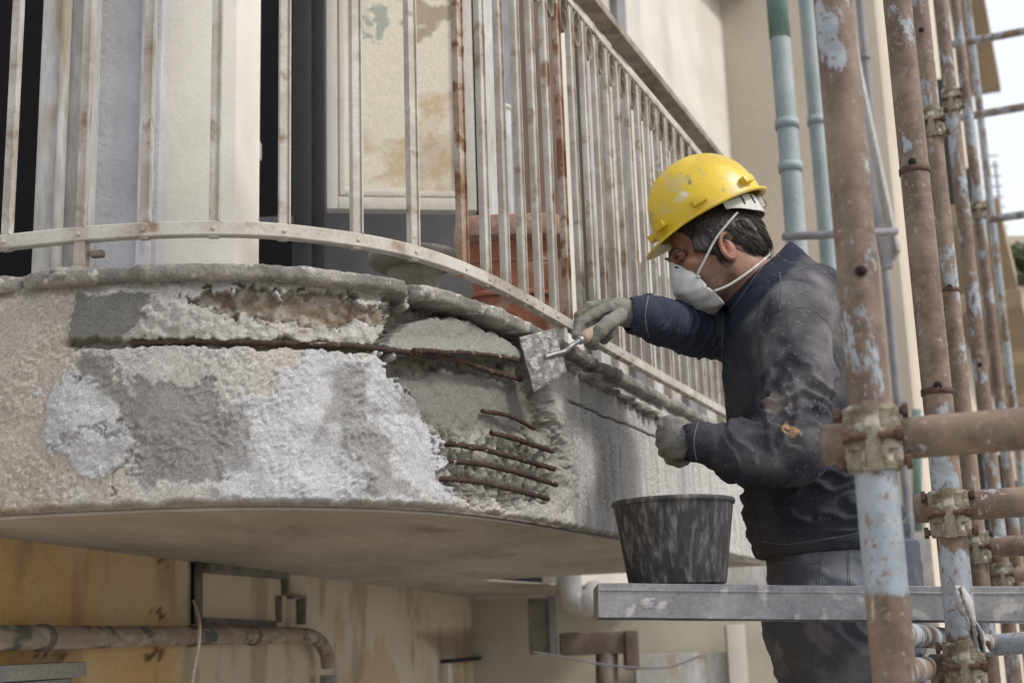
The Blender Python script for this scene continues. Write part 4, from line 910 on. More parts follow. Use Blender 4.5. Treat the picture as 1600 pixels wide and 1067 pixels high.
Hf.chain([HL(.091, 0, .036), HL(.101, 0, .012), HL(.106, 0, -.004)], [.007, .0085, .011], .008)
for sg in (1, -1): Hf.ell(HL(.098, .010*sg, -.008), HR, (.010, .007, .007), .006)
Hf.ell(HL(.084, 0, -.036), HR, (.012, .022, .007), .006); Hf.ell(HL(.082, 0, -.046), HR, (.012, .018, .007), .006)
for sg in (1, -1):
    Hf.ell(HL(.0825, .031*sg, .030), HR, (.0115, .0125, .0105), .002)                     # eyeball and lids
    er = [HL(-.010+.017*cos(t)*1.0-.004*sin(t), (.0745+.010*(1-cos(t-2.6))*.5)*sg, .002+.031*sin(t)) for t in np.linspace(-1.9, 2.6, 16)]
    Hf.ell(HL(-.008, .074*sg, -.002), HR, (.015, .006, .024), .006)
    Hf.chain(er, [.0048]*16, .003); Hf.ell(HL(-.004, .082*sg, -.002), HR, (.006, .007, .009), .003, sub=True); Hf.ell(HL(.006, .076*sg, -.006), HR, (.004, .006, .007), .003)
    Hf.ell(HL(-.004, .078*sg, -.027), HR, (.008, .005, .009), .005)
NB = NK+ (HL(-.03, 0, -.04)-NK)*.0
Hf.chain([HL(-.028, 0, -.02), HL(-.040, 0, -.075), NK+np.array([-.01, 0, 0.0]), NK+np.array([.01, 0, -.05])], [.064, .060, .062, .066], .03)
Hf.cone(HL(-.005, .045, -.04), NK+np.array([-.05, -.02, -.01]), .014, .012, .02)
Vh, Qh = Hf.mesh(); Vh = smoothV(Vh, Qh, 1)
# join head and body surfaces into a single mesh
mb = MB(); mb.add(Vh, [tuple(q) for q in Qh.tolist()]); mb.add(Vb, [tuple(q) for q in Qb.tolist()])
Vall = mb.verts(); lb_ = (Vall-HC)@np.array(HR).T/HSC
cs_ = np.tile([.265, .138, .092], (len(Vall), 1)); cs_ = mixc(cs_, (.20, .098, .066), ss(fbm(Vall, 26, 4, 3), -.1, .4)); cs_ = mixc(cs_, (.33, .13, .085), (1-ss(np.hypot(lb_[:, 0]+.004, lb_[:, 2]), .012, .03))*ss(lb_[:, 1], .065, .075)*.7)
stb = ss(-lb_[:, 2], .022, .045)*ss(lb_[:, 0], -.025, .005)*(1-ss(-lb_[:, 2], .085, .11)); cs_ = mixc(cs_, (.09, .06, .05), stb*(.45+.5*ss(noise(Vall, 420, 8), -.1, .3)))
BODY = mb.build('body', M['skin'], man, col=cs_)
# eyes
M['eye'] = mat('eye_white', (.45, .40, .37), rough=.2, bump=0, rvar=.05)
for sg in (1, -1):
    MB().lathe(HL(.0925, .034*sg, .028), [(.0035, 0), (.003, .0012), (.0012, .0019)], 16, axis=nrm(hf+hs_*sg*.35)).build('iris', M['black'], BODY)
    P = spline([HL(.090, .018*sg, .030), HL(.0955, .028*sg, .0335), HL(.092, .040*sg, .031), HL(.085, .045*sg, .027)], 6); MB().tube(P, .0013, 6).build('eyelash', M['hair'], BODY)
    P = spline([HL(.101, .012*sg, .043), HL(.101, .024*sg, .049), HL(.094, .038*sg, .049), HL(.083, .049*sg, .042)], 6)
    MB().tube(P, np.interp(np.linspace(0, 1, len(P)), [0, .3, 1], [.002, .0036, .0012]), 8).build('eyebrow', M['hair'], BODY)
# ---- hair under the helmet
Hh = Field(HC-np.array([.16, .13, .16]), HC+np.array([.19, .13, .24]), .0028); Hh.rs = HSC
Hh.ell(HL(-.022, 0, .050), HR, (.108, .081, .104), 0)
Hh.ell(HL(-.072, 0, .004), HR, (.056, .068, .062), .02)
Hh.ell(HL(.030, .064, .030), HR, (.040, .014, .030), .010); Hh.ell(HL(.030, -.064, .030), HR, (.040, .014, .030), .010)
Hh.cone(HL(.016, .071, .02), HL(.012, .070, -.018), .008, .005, .006)
Hh.ell(HL(.108, 0, .045), HR, (.062, .11, .055), .006, sub=True); Hh.ell(HL(.09, 0, -.02), HR, (.082, .11, .055), .006, sub=True)
Hh.ell(HL(-.002, .10, -.010), HR, (.022, .03, .040), .004, sub=True); Hh.ell(HL(-.002, -.10, -.010), HR, (.022, .03, .040), .004, sub=True)
Hh.ell(HL(.035, .0, -.075), HR, (.075, .11, .065), .006, sub=True)
Vq, Qq = Hh.mesh(); Nq = vnormals(Vq, Qq)
loc_ = (Vq-HC)@np.array(HR).T
Vq = Vq+Nq*(.0022*noise(np.c_[loc_[:, 0]*220, loc_[:, 1]*220, loc_[:, 2]*35], 1, 4))[:, None]
hb_ = MB(); hb_.add(Vq, [tuple(q) for q in Qq.tolist()])
sel = np.where((loc_[:, 2] < .06) & (loc_[:, 0] < .03) & (loc_[:, 2] > -.06))[0]; sel = rng.choice(sel, 900)
for i in sel:
    p = Vq[i]; n = Nq[i]; d = nrm(-hu*1.0-hf*(.35+.5*rng.random())+n*.10+rng.normal(size=3)*.12); d = nrm(d-n*(d@n)*.9); L = rng.uniform(.020, .044)
    P = [p+n*.0005, p+d*L*.5+n*.003, p+d*L+n*.0015-hu*.001]; hb_.tube(P, [.0011, .0009, .0002], 4, cap=False)
hb_.build('hair', M['hair'], man)
# stubble on jaw is left to the skin material
# ---- gloved hand, far (right) hand on the trowel
def fingers(Fd, chains, r0, r1, k=.004):
    for c in chains: n_ = len(c); Fd.chain(c, list(np.linspace(r0, r1, n_)), k)
def glove(name, build, lo, hi, mt, seed, disp=.0011):
    Fd = Field(lo, hi, .0019); build(Fd); V, Q = Fd.mesh(); V = smoothV(V, Q, 1); N = vnormals(V, Q)
    V = V+N*(disp*fbm(V, 55, 3, seed)+.0009*np.abs(fbm(V, 110, 2, seed+2)))[:, None]
    return mk(name, V, Q, mt, man)
TH0, TH1 = J(909, 530, 2.915), J(948, 507, 2.985)                  # trowel handle axis
def rhand(Fd):
    Jp = J
    wr = J(985, 490, 3.02); pc = J(955, 488, 3.01)
    Fd.chain([J(992, 494, 3.03), wr, J(968, 488, 3.01)], [.031, .030, .031], .01)
    Fd.ell(J(958, 486, 3.015), [nrm(J(930, 492, 3.0)-J(985, 486, 3.02)), [0, 1, 0], nrm(np.cross(nrm(J(930, 492, 3.0)-J(985, 486, 3.02)), [0, 1, 0]))], (.044, .036, .026), .014)
    # index finger: along the top of the handle, curling down in front
    fingers(Fd, [[J(950, 480, 2.985), J(926, 492, 2.975), J(906, 505, 2.965), J(900, 524, 2.955)]], .0145, .0105)
    # thumb, near side, thick, across the handle
    fingers(Fd, [[J(968, 494, 2.975), J(950, 505, 2.95), J(937, 518, 2.935), J(926, 531, 2.935)]], .0175, .0140, .006)
    # middle, ring, little behind, wrapping under the handle
    fingers(Fd, [[J(946, 476, 3.01), J(920, 480, 3.005), J(905, 494, 3.0), J(903, 512, 2.995)]], .0135, .0105)
    fingers(Fd, [[J(955, 484, 3.04), J(938, 500, 3.045), J(925, 520, 3.03), J(920, 537, 3.0), J(930, 541, 2.98)]], .0125, .0100)
    fingers(Fd, [[J(965, 490, 3.05), J(955, 508, 3.06), J(946, 522, 3.04), J(944, 531, 3.01), J(953, 523, 2.985)]], .0120, .0095)
RH = glove('glove', rhand, J(880, 560, 2.85)-np.array([0, 0, .02]), J(1010, 450, 3.15)+np.array([0, 0, .02]), M['glove'], 5)
def lhand(Fd):
    Y = 2.90
    Fd.chain([J(1108, 692, Y-.01), J(1092, 690, Y), J(1080, 690, Y), J(1068, 688, Y)], [.030, .031, .030, .031], .01)
    ax1 = nrm(J(1038, 676, Y)-J(1080, 692, Y)); Fd.ell(J(1059, 684, Y), [ax1, [0, 1, 0], nrm(np.cross(ax1, [0, 1, 0]))], (.036, .030, .042), .012)
    # knuckles on the left, fingers curl away and back under the palm
    for (x, y, dy, r) in ((1037, 667, .020, .0135), (1036, 683, .012, .0135), (1040, 697, .002, .013), (1050, 709, -.006, .012)):
        p0 = J(x+16, y-1, Y-.01+dy*.3); p1 = J(x, y, Y+.004+dy*.3); p2 = J(x-3, y+9, Y+.032); p3 = J(x+10, y+14, Y+.045); p4 = J(x+21, y+11, Y+.038)
        Fd.chain([p0, p1, p2, p3, p4], [r*1.05, r, r*.92, r*.85, r*.8], .0045)
    Fd.chain([J(1076, 672, Y-.012), J(1062, 662, Y-.008), J(1046, 658, Y+.006), J(1036, 659, Y+.018)], [.016, .0145, .013, .0115], .005)
LH = glove('glove', lhand, J(1018, 740, 2.80)-np.array([0, 0, .01]), J(1105, 635, 3.0)+np.array([0, 0, .02]), M['glove'], 9)
# glove cuffs: ribbed knit bands where the gloves meet the sleeves
# ---- jacket
lo, hi = np.array([.22, 2.74, .08]), np.array([1.24, 3.60, .98])
Jk = Field(lo, hi, .0052)
secs = [(868, 1297, .172, .195), (842, 1292, .182, .205), (805, 1283, .176, .203), (760, 1270, .166, .198), (700, 1252, .160, .198), (640, 1238, .157, .205), (580, 1230, .156, .212), (520, 1228, .148, .205), (480, 1222, .128, .180), (450, 1212, .095, .130), (425, 1205, .070, .085)]
sz = []; scx = []; scr = []; scl = []
for y, x, rx_, ry_ in secs: p = J(x, y, 3.22); sz.append(p[2]); scx.append(p[0]); scr.append(rx_); scl.append(ry_)
sz, scx, scr, scl = map(np.array, (sz, scx, scr, scl)); o_ = np.argsort(sz); sz, scx, scr, scl = sz[o_], scx[o_], scr[o_], scl[o_]
def torso(X, Y, Z, pad=0, e=2.3, zlo=None, zhi=None):
    cx = np.interp(Z.ravel(), sz, scx).reshape(Z.shape); r1 = np.interp(Z.ravel(), sz, scr).reshape(Z.shape)+pad; r2 = np.interp(Z.ravel(), sz, scl).reshape(Z.shape)+pad
    q = ((np.abs(X-cx)/r1)**e+(np.abs(Y-3.21)/r2)**e)**(1/e); d = (q-1)*np.minimum(r1, r2)*.95
    return np.maximum(d, np.maximum((zlo if zlo is not None else sz[0])-Z, Z-(zhi if zhi is not None else sz[-1])))
Jk.put(torso, lo, hi)
Jk.ell(J(1258, 470, 3.22), [[1, 0, 0], [0, 1, 0], [0, 0, 1]], (.105, .17, .085), .04)        # upper back
Jk.ell(J(1290, 555, 3.22), [[1, 0, 0], [0, 1, 0], [0, 0, 1]], (.10, .17, .15), .05)
Jk.chain([J(1246, 470, 3.08), SHn, (SHn*.5+ELn*.5)+np.array([.012, 0, 0]), ELn+np.array([.004, 0, .0])], [.070, .083, .080, .077], .016)
Jk.chain([ELn+np.array([.0, 0, -.012]), ELn*.45+WRn*.55+np.array([0, 0, -.018]), WRn+np.array([.03, 0, 0])], [.080, .062, .046], .022)
Jk.cone(WRn+np.array([.035, 0, 0]), WRn+np.array([.0, 0, 0]), .0465, .044, .004)
Jk.chain([J(1190, 480, 3.33), SHf+np.array([0, 0, -.01]), J(1128, 515, 3.33), ELf, J(1035, 503, 3.14), WRf+np.array([.03, 0, 0])], [.075, .075, .072, .064, .052, .046], .03)
Jk.cone(WRf+np.array([.04, .02, 0]), WRf+np.array([.012, 0, 0]), .0465, .0445, .004)
# openings of the cuffs
Jk.cone(WRn+np.array([.015, 0, 0]), WRn+np.array([-.04, 0, 0]), .036, .036, .002, sub=True); Jk.cone(WRf+np.array([.022, 0, 0]), WRf+np.array([-.03, -.01, 0]), .036, .036, .002, sub=True)
# stand-up collar
cA = J(1131, 474, 3.2); cB = J(1232, 377, 3.2); cc = (cA+cB)/2; maj = nrm(cA-cB); lat = np.array([0, 1., 0]); cn = nrm(np.cross(maj, lat)); 
if cn[2] < 0: cn = -cn
rm = np.linalg.norm(cA-cB)/2
def collar_fn(X, Y, Z):
    dx, dy, dz = X-cc[0], Y-cc[1], Z-cc[2]; u_ = dx*maj[0]+dy*maj[1]+dz*maj[2]; v_ = dy; w_ = dx*cn[0]+dy*cn[1]+dz*cn[2]
    fl = 1+.0*w_; R1 = rm*(1-w_*.6); R2 = .078*(1-w_*1.8)
    q = np.sqrt((u_/R1)**2+(v_/R2)**2); d = (q-1)*np.minimum(R1, R2); top_ = -.004+.012*np.cos(u_/rm*3.)*0
    return np.maximum(np.abs(d+.004)-.0045, np.maximum(w_-top_, -.085-w_)), d, w_
Jk.put(lambda X, Y, Z: np.maximum(collar_fn(X, Y, Z)[1]+.009, -np.minimum(collar_fn(X, Y, Z)[2]+.055, 1)), cc-.2, cc+.2, .004, sub=True)
Jk.put(lambda X, Y, Z: collar_fn(X, Y, Z)[0], cc-.2, cc+.2, .006)
Vj, Qj = Jk.mesh(); del Jk; Vj = smoothV(Vj, Qj, 2); Nj = vnormals(Vj, Qj)
# folds
def along(V, a, b): e = b-a; return ((V-a)@e)/(e@e), np.linalg.norm(V-a-(((V-a)@e)/(e@e))[:, None]*e, axis=1), np.linalg.norm(e)
def folds(V, a, b, R, lam, amp, seed, t0, t1, warp=.35, peak=None):
    t, dist, L = along(V, a, b); m_ = ss(t, t0, t0+.12)*(1-ss(t, t1-.12, t1))*(1-ss(dist, R, R*1.25))
    ph = t*L/lam+warp*fbm(V, 9, 3, seed)*4; return amp*m_*((1-np.abs(np.sin(pi*ph)))**1.6-.35)*(.6+.8*ss(fbm(V, 7, 2, seed+3), -.3, .4))
dj = folds(Vj, ELn, WRn, .10, .036, .016, 3, -.05, .78)+folds(Vj, SHn, ELn, .11, .055, .012, 5, .35, 1.1)+folds(Vj, ELf, WRf, .09, .036, .010, 7, -.3, 1.0)+folds(Vj, SHf, ELf, .10, .045, .009, 9, -.2, 1.1)
hemz = J(1292, 838, 3.05)[2]
tz = Vj[:, 2]-hemz; armd = np.minimum(along(Vj, ELn, WRn)[1], along(Vj, SHn, ELn)[1])
tor = (1-ss(-armd, -.115, -.095))*ss(tz, 0, .03)*(1-ss(tz, .16, .34)); dj += tor*.017*((1-np.abs(np.sin(pi*(tz/.048+fbm(Vj*np.array([1, 1, 1.6]), 5, 3, 15)*1.6))))**1.5-.35)
dj += .0035*fbm(Vj, 12, 3, 21)+.0011*fbm(Vj, 45, 2, 22)
band = ss(tz, -.060, -.052)*(1-ss(tz, -.008, -.0)); dj -= .004*(1-ss(np.abs(tz), .002, .008))
# gathered cuffs
for a_, b_, in ((ELn, WRn), (ELf, WRf)):
    t, dist, L = along(Vj, a_, b_); dj += -.004*np.exp(-((t-.79)/.03)**2)*(dist < .08)
Vj = Vj+Nj*dj[:, None]; Vj = smoothV(Vj, Qj, 1)
xj, yj = proj(Vj)
nzv = fbm(Vj, 10, 4, 31)
cj = np.tile([.030, .032, .041], (len(Vj), 1)); cj = mixc(cj, (.060, .061, .070), ss(fbm(Vj, 8, 4, 35), 0, .4)*.6)
dustm = (1-ss(sdpoly(xj, yj, [(1165, 500), (1200, 400), (1330, 400), (1345, 600), (1290, 620), (1240, 500), (1190, 510)]), -25, 25))*.9
cj = mixc(cj, (.20, .188, .19), np.clip(dustm*(.55+.9*nzv), 0, 1)*.85)
arm_d = (1-ss(sdpoly(xj, yj, [(1180, 500), (1300, 500), (1300, 700), (1240, 745), (1120, 720), (1190, 660)]), -20, 20)); cj = mixc(cj, (.17, .162, .165), np.clip(arm_d*(.35+1.0*fbm(Vj, 13, 4, 33)), 0, 1)*.8)
cj = mixc(cj, (.032, .042, .068), (1-ss(xj, 1125, 1150))*(1-ss(yj, 600, 640))*.7)
cj = mixc(cj, (.016, .022, .038), (1-ss(sdpoly(xj, yj, [(1125, 480), (1228, 368), (1262, 392), (1190, 470), (1140, 530)]), -6, 6))*.9)
spk = .6*ss(noise(Vj, 230, 41), .42, .55)*np.clip(dustm+arm_d, 0, 1); cj = mixc(cj, (.30, .29, .29), spk*.75)
och = (1-ss(sdpoly(xj+fbm(Vj, 60, 3, 43)*8, yj+fbm(Vj, 60, 3, 44)*8, [(1219, 662), (1232, 660), (1246, 668), (1247, 678), (1236, 682), (1226, 674)]), -2, 2)); cj = mixc(cj, (.38, .24, .13), och)
smr = (1-ss(sdpoly(xj+fbm(Vj, 40, 3, 45)*14, yj+fbm(Vj, 40, 3, 46)*14, [(1195, 628), (1222, 615), (1228, 630), (1205, 650)]), -3, 6)); cj = mixc(cj, (.26, .22, .19), smr*.7)
JK = mk('jacket', Vj, Qj, M['jacket'], man, col=cj)
# seams laid on the cloth
def seam(par, pl, r=.0011, dbl=0, m_='seam', name='seam', push=.0002, Yhint=None):
    V_ = [tuple(v.co) for v in par.data.vertices]; 
    if not hasattr(seam, 'c'): seam.c = {}
    if par.name not in seam.c: seam.c[par.name] = BVHTree.FromPolygons([tuple(np.array(v.co)+wloc(par)) for v in par.data.vertices], [p.vertices[:] for p in par.data.polygons])
    bt = seam.c[par.name]
    for k in ([0] if not dbl else [-dbl/2, dbl/2]):
        P = resample(spline(np.array(pl, float)+np.array([k, k*.3]), 10), step=3.0); out = []
        for x, y in P:
            h = bt.ray_cast(Vector((0, 0, 0)), Vector(ray(x, y)).normalized())
            if h[0] is not None:
                q = np.array(h[0])
                if out and np.linalg.norm(q-out[-1]) > .05: break
                out.append(q-nrm(q)*push)
        if len(out) > 2: MB().tube(resample(out, step=.003), r, 6).build(name, M[m_], par)
seam(JK, [(1208, 498), (1250, 480), (1290, 500), (1318, 560), (1322, 610)], dbl=4); seam(JK, [(1218, 425), (1222, 460), (1218, 484)]); seam(JK, [(1165, 520), (1180, 506), (1208, 496)])
seam(JK, [(1226, 408), (1270, 416), (1316, 450)]); seam(JK, [(1282, 738), (1290, 790), (1296, 830), (1297, 860)], dbl=6); seam(JK, [(1192, 846), (1230, 850), (1290, 842), (1345, 832)])
seam(JK, [(1130, 490), (1128, 560), (1127, 640)]); seam(JK, [(1216, 384), (1180, 432), (1140, 488)]); seam(JK, [(1090, 660), (1084, 690), (1090, 728)], r=.0015); seam(JK, [(1013, 462), (1008, 495), (1014, 528)], r=.0015)
# zip edge
# ---- trousers
Tf = Field([.50, 2.86, -.60], [1.26, 3.58, .26], .0062)
hz_ = J(1300, 850, 3.2)[2]
def pelv(X, Y, Z):
    cx = PEL[0]+.012-(hz_-Z)*.03; q = ((np.abs(X-cx)/.178)**2.4+(np.abs(Y-3.21)/.188)**2.4)**(1/2.4); return np.maximum((q-1)*.178*.95, np.maximum(Z-hz_, (hz_-.26)-Z))
Tf.put(pelv, [.6, 2.9, -.2], [1.3, 3.6, .3]); Tf.ell(PEL+np.array([.085, 0, -.03]), [[1, 0, 0], [0, 1, 0], [0, 0, 1]], (.10, .155, .12), .03)
for hp, ft_ in zip(hips, feet): kn = (hp+ft_)/2+np.array([-.03, 0, .0]); Tf.chain([hp+np.array([-.02, 0, -.10]), kn, ft_+ZZ*.08], [.145, .11, .08], .02)
Vt, Qt = Tf.mesh(); Vt = smoothV(Vt, Qt, 2); Nt = vnormals(Vt, Qt)
dt = .006*((1-np.abs(np.sin(pi*(Vt[:, 2]/.06+Vt[:, 0]*6+fbm(Vt, 6, 3, 53)*1.6))))**1.8-.3)*ss(-np.abs(Vt[:, 2]+.02), -.25, -.05)+.0025*fbm(Vt, 15, 3, 54); Vt = Vt+Nt*dt[:, None]
ct = np.tile([.075, .084, .105], (len(Vt), 1)); ct = mixc(ct, (.20, .205, .23), ss(fbm(Vt, 9, 4, 55), -.1, .5)*.7); ct = mixc(ct, (.12, .12, .13), ss(noise(Vt, 150, 56), .35, .5)*.6)
TRS = mk('trousers', Vt, Qt, M['jeans'], man, col=ct)
seam(TRS, [(1285, 855), (1280, 900), (1277, 990), (1276, 1067)], dbl=4); seam(TRS, [(1205, 866), (1215, 878), (1270, 880), (1284, 874)], dbl=3); seam(TRS, [(1325, 853), (1327, 915)], dbl=3); seam(TRS, [(1325, 853), (1345, 855)], dbl=3)
for ft_ in feet:
    bo = Field(ft_-np.array([.26, .09, .06]), ft_+np.array([.12, .09, .14]), .006); bo.chain([ft_+ZZ*.10, ft_+ZZ*.0], [.055, .05], .02); bo.cone(ft_, ft_+np.array([-.17, 0, -.005]), .048, .038, .03)
    bo.put(lambda X, Y, Z: (ft_[2]-.042)-Z+0*X+0*Y, ft_-.3, ft_+.3, .002, sub=False) if 0 else None
    V_, Q_ = bo.mesh(); V_[:, 2] = np.maximum(V_[:, 2], -.592); mk('boot', V_, Q_, M['stone'], man)
# ---- hard hat
HH = HC+hf*.010+hu*.066+np.array([.022, 0, .050]); tl = radians(4.5)
hf2 = nrm(hf*cos(tl)-hu*sin(tl)); hu2 = nrm(np.cross(hs_, hf2)); 
if hu2[2] < 0: hu2 = -hu2
c_lo, c_hi = J(1018, 392, 3.2), J(1203, 296, 3.2)
nA, nR = 240, 72; V = []; Fc = []
Lf, Lb, Wd, Hh_ = .142, .148, .116, .157
def hat_pt(th, ph, grow=0.):
    ca, sa = cos(th), sin(th); L_ = Lf if ca > 0 else Lb; 
    cp, sp_ = cos(ph)**.88 if ph < pi/2-1e-6 else 0, sin(ph)**.96
    x = (L_+grow)*ca*cp; y = (Wd+grow)*sa*cp; z = (Hh_+grow)*sp_
    rid = 0
    for off, wd_, hgt in ((0, .013, .0045), (.036, .006, .003), (-.036, .006, .003)):
        q = (y-off*(1-.25*abs(ca)*cp))/wd_; rid += hgt*math_exp(-q**4)*min(1, max(0, (ph-.30)/.25)) * (1 if abs(off) < .01 or x > -.2 else 0)
    k_ = nrm([x/(L_**2), y/Wd**2, z/Hh_**2]); return np.array([x, y, z])+k_*rid
from math import exp as math_exp
def to_hat(p): return HH+hf2*p[0]+hs_*p[1]+hu2*p[2]
rows = []
for i in range(nR):
    ph = pi/2*(1-i/(nR-1)) ; rows.append([hat_pt(2*pi*j/nA, max(ph, 0)) for j in range(nA)])
base_row = rows[-1]
for gro, dz in ((.003, -.002), (.007, -.004), (.0105, -.005), (.0125, -.0035), (.0125, -.007), (.009, -.0095), (.002, -.008), (-.002, -.004)):     # gutter brim
    r_ = []
    for j in range(nA):
        th = 2*pi*j/nA; ca = cos(th); vis = max(0, ca)**3; p = base_row[j].copy(); n = nrm([p[0]/Lf**2, p[1]/Wd**2, 0]); g_ = gro+(gro > .0)*vis*.034*min(1, gro/.0125)
        p = p+n*g_+np.array([0, 0, dz-vis*.016*min(1, max(gro, 0)/.0125)]); r_.append(p)
    rows.append(r_)
for i in range(nR-1, 3, -2):                                                               # inside
    rows.append([p*np.array([.975, .97, .975])+np.array([0, 0, -.0005]) for p in rows[i]])
V = np.array([to_hat(p) for r_ in rows for p in r_]); R_ = len(rows)
Fc = [(i*nA+j, i*nA+(j+1) % nA, (i+1)*nA+(j+1) % nA, (i+1)*nA+j) for i in range(R_-1) for j in range(nA)]
hx, hy = proj(V); hc_ = np.tile([.64, .45, .022], (len(V), 1)); hc_ = mixc(hc_, (.55, .37, .02), ss(fbm(V, 9, 4, 3), -.1, .35)); hc_ = mixc(hc_, (.50, .42, .20), ss(fbm(V, 14, 5, 5), .16, .4)*.6)
for sx, sy, sr, cc_, am in ((1077, 284, 4, (.18, .12, .05), .9), (1064, 306, 11, (.62, .58, .42), .6), (1068, 302, 5, (.7, .68, .6), .7), (1072, 276, 9, (.33, .27, .10), .5), (1095, 270, 8, (.36, .30, .12), .4), (1150, 300, 14, (.55, .46, .20), .35), (1040, 330, 10, (.5, .44, .22), .4), (1120, 320, 18, (.52, .42, .14), .3)):
    hc_ = mixc(hc_, cc_, (1-ss(np.hypot(hx-sx, hy-sy)+fbm(V, 60, 3, 9)*sr*1.2, sr*.4, sr))*am)
HAT = mk('hard_hat', V, [f[::-1] for f in Fc] if np.dot(np.cross(V[Fc[2000][1]]-V[Fc[2000][0]], V[Fc[2000][3]]-V[Fc[2000][0]]), V[Fc[2000][0]]-HH) < 0 else Fc, M['helmet'], man, autos=60, col=hc_)
for sg in (1, -1):
    for th in (22, 72, 128):                                                                  # slot bosses
        p = hat_pt(radians(th)*sg, .12); p2 = hat_pt(radians(th+4)*sg, .12); t_ = nrm(to_hat(p2)-to_hat(p)); n = nrm(to_hat(p)-to_hat([p[0]*.3, p[1]*.3, 0.02])); n = nrm(n-t_*(n@t_)); u_ = nrm(np.cross(t_, n))
        _bx = MB().box(to_hat(p)+n*.004+u_*.002*(1 if u_[2] > 0 else -1), t_*.0185, n*.0125, u_*.0085, .002); _bx.build('slot_boss', M['helmet'], HAT, autos=40, col=np.tile([.60, .42, .022], (len(_bx.verts()), 1)))
# headband with rear adjuster
for nm, r0a, r1a, zz, hw_ in (('headband', 95, 265, -.012, .012),):
    P = [to_hat([ (Lb if cos(radians(t)) < 0 else Lf)*.86*cos(radians(t)), Wd*.86*sin(radians(t)), -.010-.026*max(0, -cos(radians(t)))]) for t in np.linspace(r0a, r1a, 50)]
    V = []; 
    for p, t in zip(P, np.linspace(r0a, r1a, 50)):
        q = abs(cos(radians(t))); o = nrm(p-HH+hu2*.0); hwid = .010+.013*ss(np.array(q), .15, .75)
        V += [p+hu2*hwid, p-hu2*hwid, p-hu2*hwid-o*.003, p+hu2*hwid-o*.003]
    mk('headband', V, [(i*4+j, i*4+(j+1) % 4, (i+1)*4+(j+1) % 4, (i+1)*4+j) for i in range(49) for j in range(4)], M['strap'], HAT, autos=40)
p = to_hat([-Lb*.86-.002, 0, -.026]); MB().box(p, hf2*.006, hs_*.026, hu2*.015, .003).build('adjuster', M['strap'], HAT, autos=35)
MB().lathe(p-hf2*.004, [(.013, 0), (.013, .010), (.010, .012)], 24, axis=-hf2).build('adjuster_knob', M['black'], HAT)
for t in (120, 138): q = to_hat([Lb*.868*cos(radians(t)), Wd*.868*sin(radians(t)), -.006-.020*max(0, -cos(radians(t)))]); MB().box(q, hu2*.012, hf2*.0015, hs_*.0015).build('band_slot', M['black'], HAT, smooth=False)
# ---- mask
def near(x, y, s_):       # head-frame point at pixel (x, y) with sideways offset s_ from the middle of the head
    d = ray(x, y); t = (HC@hs_+s_)/(d@hs_); return d*t
Kp = {'nose': near(1051, 409, .004), 'nb': near(1064, 417, .024), 'ck': near(1089, 429, .058), 'jw': near(1117, 455, .066), 'jb': near(1131, 474, .058), 'chin': near(1113, 481, .012), 'tip': near(1088, 484, .0), 'front': near(1056, 452, .0), 'fold': near(1104, 448, .048)}
def mir(p): return p-hs_*2*((p-HC)@hs_)
prof_mid = [near(1049, 409, 0), near(1047, 428, 0), near(1053, 454, 0), near(1072, 470, 0), near(1089, 484, 0), near(1112, 482, 0), near(1131, 476, .0)]
prof_q = [near(1056, 413, .019), near(1057, 430, .027), near(1065, 452, .032), near(1080, 468, .031), near(1096, 477, .024), near(1114, 480, .026), near(1131, 475, .028)]
prof_s = [near(1073, 420, .042), near(1075, 432, .052), near(1084, 450, .056), near(1096, 463, .054), near(1108, 469, .044), near(1120, 476, .046), near(1131, 475, .050)]
prof_e = [near(1088, 429, .057), near(1096, 437, .063), near(1104, 445, .066), near(1111, 452, .068), near(1117, 458, .067), near(1125, 466, .064), near(1131, 473, .060)]
cols = [[mir(p) for p in c] for c in (prof_e, prof_s, prof_q)]+[prof_mid]+[prof_q, prof_s, prof_e]
g_ = np.array(cols); g2 = np.array([resample(c, n=25) if 0 else np.vstack([c[i]+(c[i+1]-c[i])*t for i in range(6) for t in np.arange(4)/4]+[c[-1]]) for c in g_]); g3_ = np.stack([spline(g2[:, i], 5) for i in range(g2.shape[1])], 1)
a_, b_ = g3_.shape[:2]; V = g3_.reshape(-1, 3); out_ = V-HC; crease = np.abs(np.tile(np.arange(b_), a_)-(b_-1)*.38); V = V+(hf-hu*.3)[None]*(.0045*np.exp(-(crease/.8)**2))[:, None]
o = mk('face_mask', V, [(i*b_+j, i*b_+j+1, (i+1)*b_+j+1, (i+1)*b_+j) for i in range(a_-1) for j in range(b_-1)], M['maskm'], man); md = o.modifiers.new('thick', 'SOLIDIFY'); md.thickness = .003; md.offset = 0
MASK = o
MB().tube([near(1055, 417, .022), near(1061, 419.5, .028), near(1068, 422, .036)], .0026, 8).build('nose_clip', M['black'], MASK)
def strap(pts, wd_=.0036): 
    P = spline(pts, 10); MB().tube(P, wd_*.62, 8, ell=1.5).build('strap', M['strap'], MASK)
strap([near(1089, 430, .064), near(1103, 402, .081), near(1119, 372, .090), near(1138, 348, .094), near(1152, 332, .088)])
strap([near(1116, 455, .070), near(1136, 447, .076), near(1160, 432, .080), near(1184, 414, .070), near(1200, 400, .045), near(1206, 392, .0)])
MB().tube([near(1089, 431, .064), near(1093, 434, .065)], .0035, 8).build('strap_staple', M['strap'], MASK)
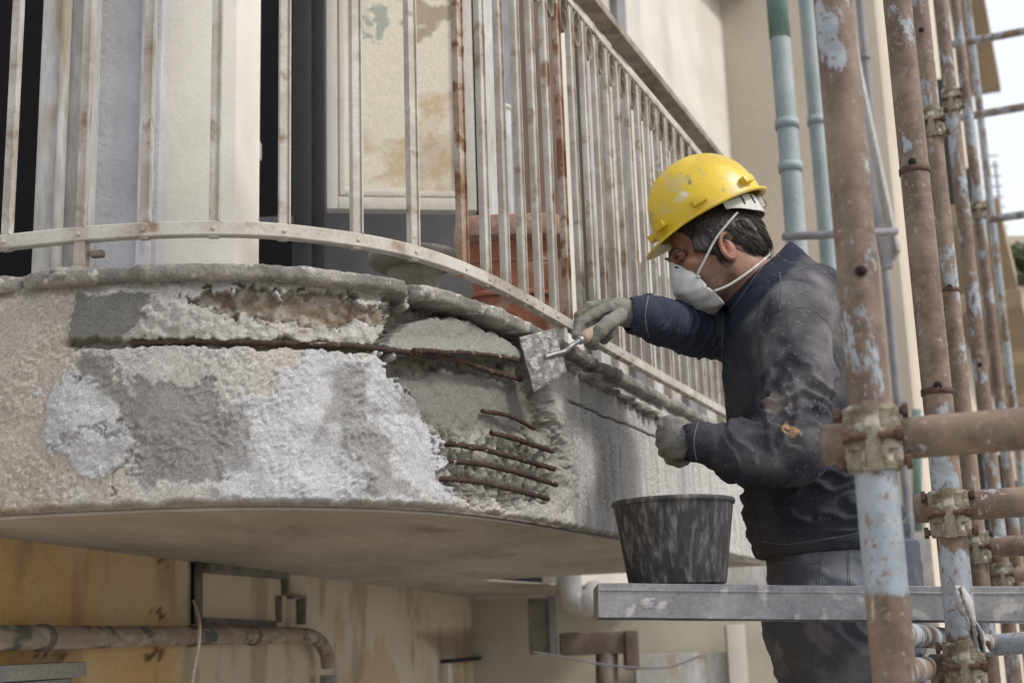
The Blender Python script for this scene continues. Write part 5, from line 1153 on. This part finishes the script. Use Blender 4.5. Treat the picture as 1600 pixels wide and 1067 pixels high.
# ---- trowel
tr = thing('trowel', 'mortar covered trowel with pale wooden handle held against the broken balcony edge', 'trowel', on_face(850, 570, .02))
q = [J(811, 527, 2.80), J(866, 513, 2.86), J(885, 582, 2.88), J(834, 613, 2.82)]
def bil(u, v): return (1-v)*((1-u)*q[0]+u*q[1])+v*((1-u)*q[3]+u*q[2])
nT = 60; V = np.array([bil(i/(nT-1), j/(nT-1)) for j in range(nT) for i in range(nT)]); nn = nrm(np.cross(q[1]-q[0], q[3]-q[0])); 
if nn@q[0] > 0: nn = -nn
UVt = np.array([(i/(nT-1), j/(nT-1)) for j in range(nT) for i in range(nT)])
edge = np.minimum(np.minimum(UVt[:, 0], 1-UVt[:, 0]), np.minimum(UVt[:, 1], 1-UVt[:, 1])); ragx = fbm(V, 30, 3, 61)
V = V+(q[1]-q[0])*((ragx*.02)*(edge < .03))[:, None]
Fq = [(j*nT+i, j*nT+i+1, (j+1)*nT+i+1, (j+1)*nT+i) for j in range(nT-1) for i in range(nT-1)]
bl = mk('blade', V, Fq, M['trowel'], tr); md = bl.modifiers.new('t', 'SOLIDIFY'); md.thickness = .0016; md.offset = -1
mort = ss(fbm(V, 22, 4, 63)+.3*UVt[:, 1]+.15*UVt[:, 0], .0, .22)*ss(edge, 0, .05); Vm = V+nn[None]*(.0008+mort*(.0022+.0012*fbm(V, 60, 3, 64)))[:, None]-nn[None]*(.0022*(mort < .05))[:, None]
mk('mortar_smear', Vm, Fq, M['trowel'], tr)
neck = [bil(.5, .5)+nn*.003, bil(.78, .52)+nn*.006, J(882, 549, 2.87), J(893, 540, 2.88), TH0]
MB().tube(spline(neck, 6), .0058, 12).build('shank', M['steel'], tr)
ad = nrm(TH1-TH0); MB().lathe(TH0-ad*.012, [(.0085, 0), (.0095, .002), (.0095, .010), (.009, .012)], 20, axis=ad).build('ferrule', M['steel'], tr)
MB().lathe(TH0, [(.010, -.001), (.0135, .008), (.0150, .03), (.0135, .06), (.0145, .09), (.0125, .115), (.006, .122)], 24, axis=ad).build('handle', M['handle'], tr)
#S6
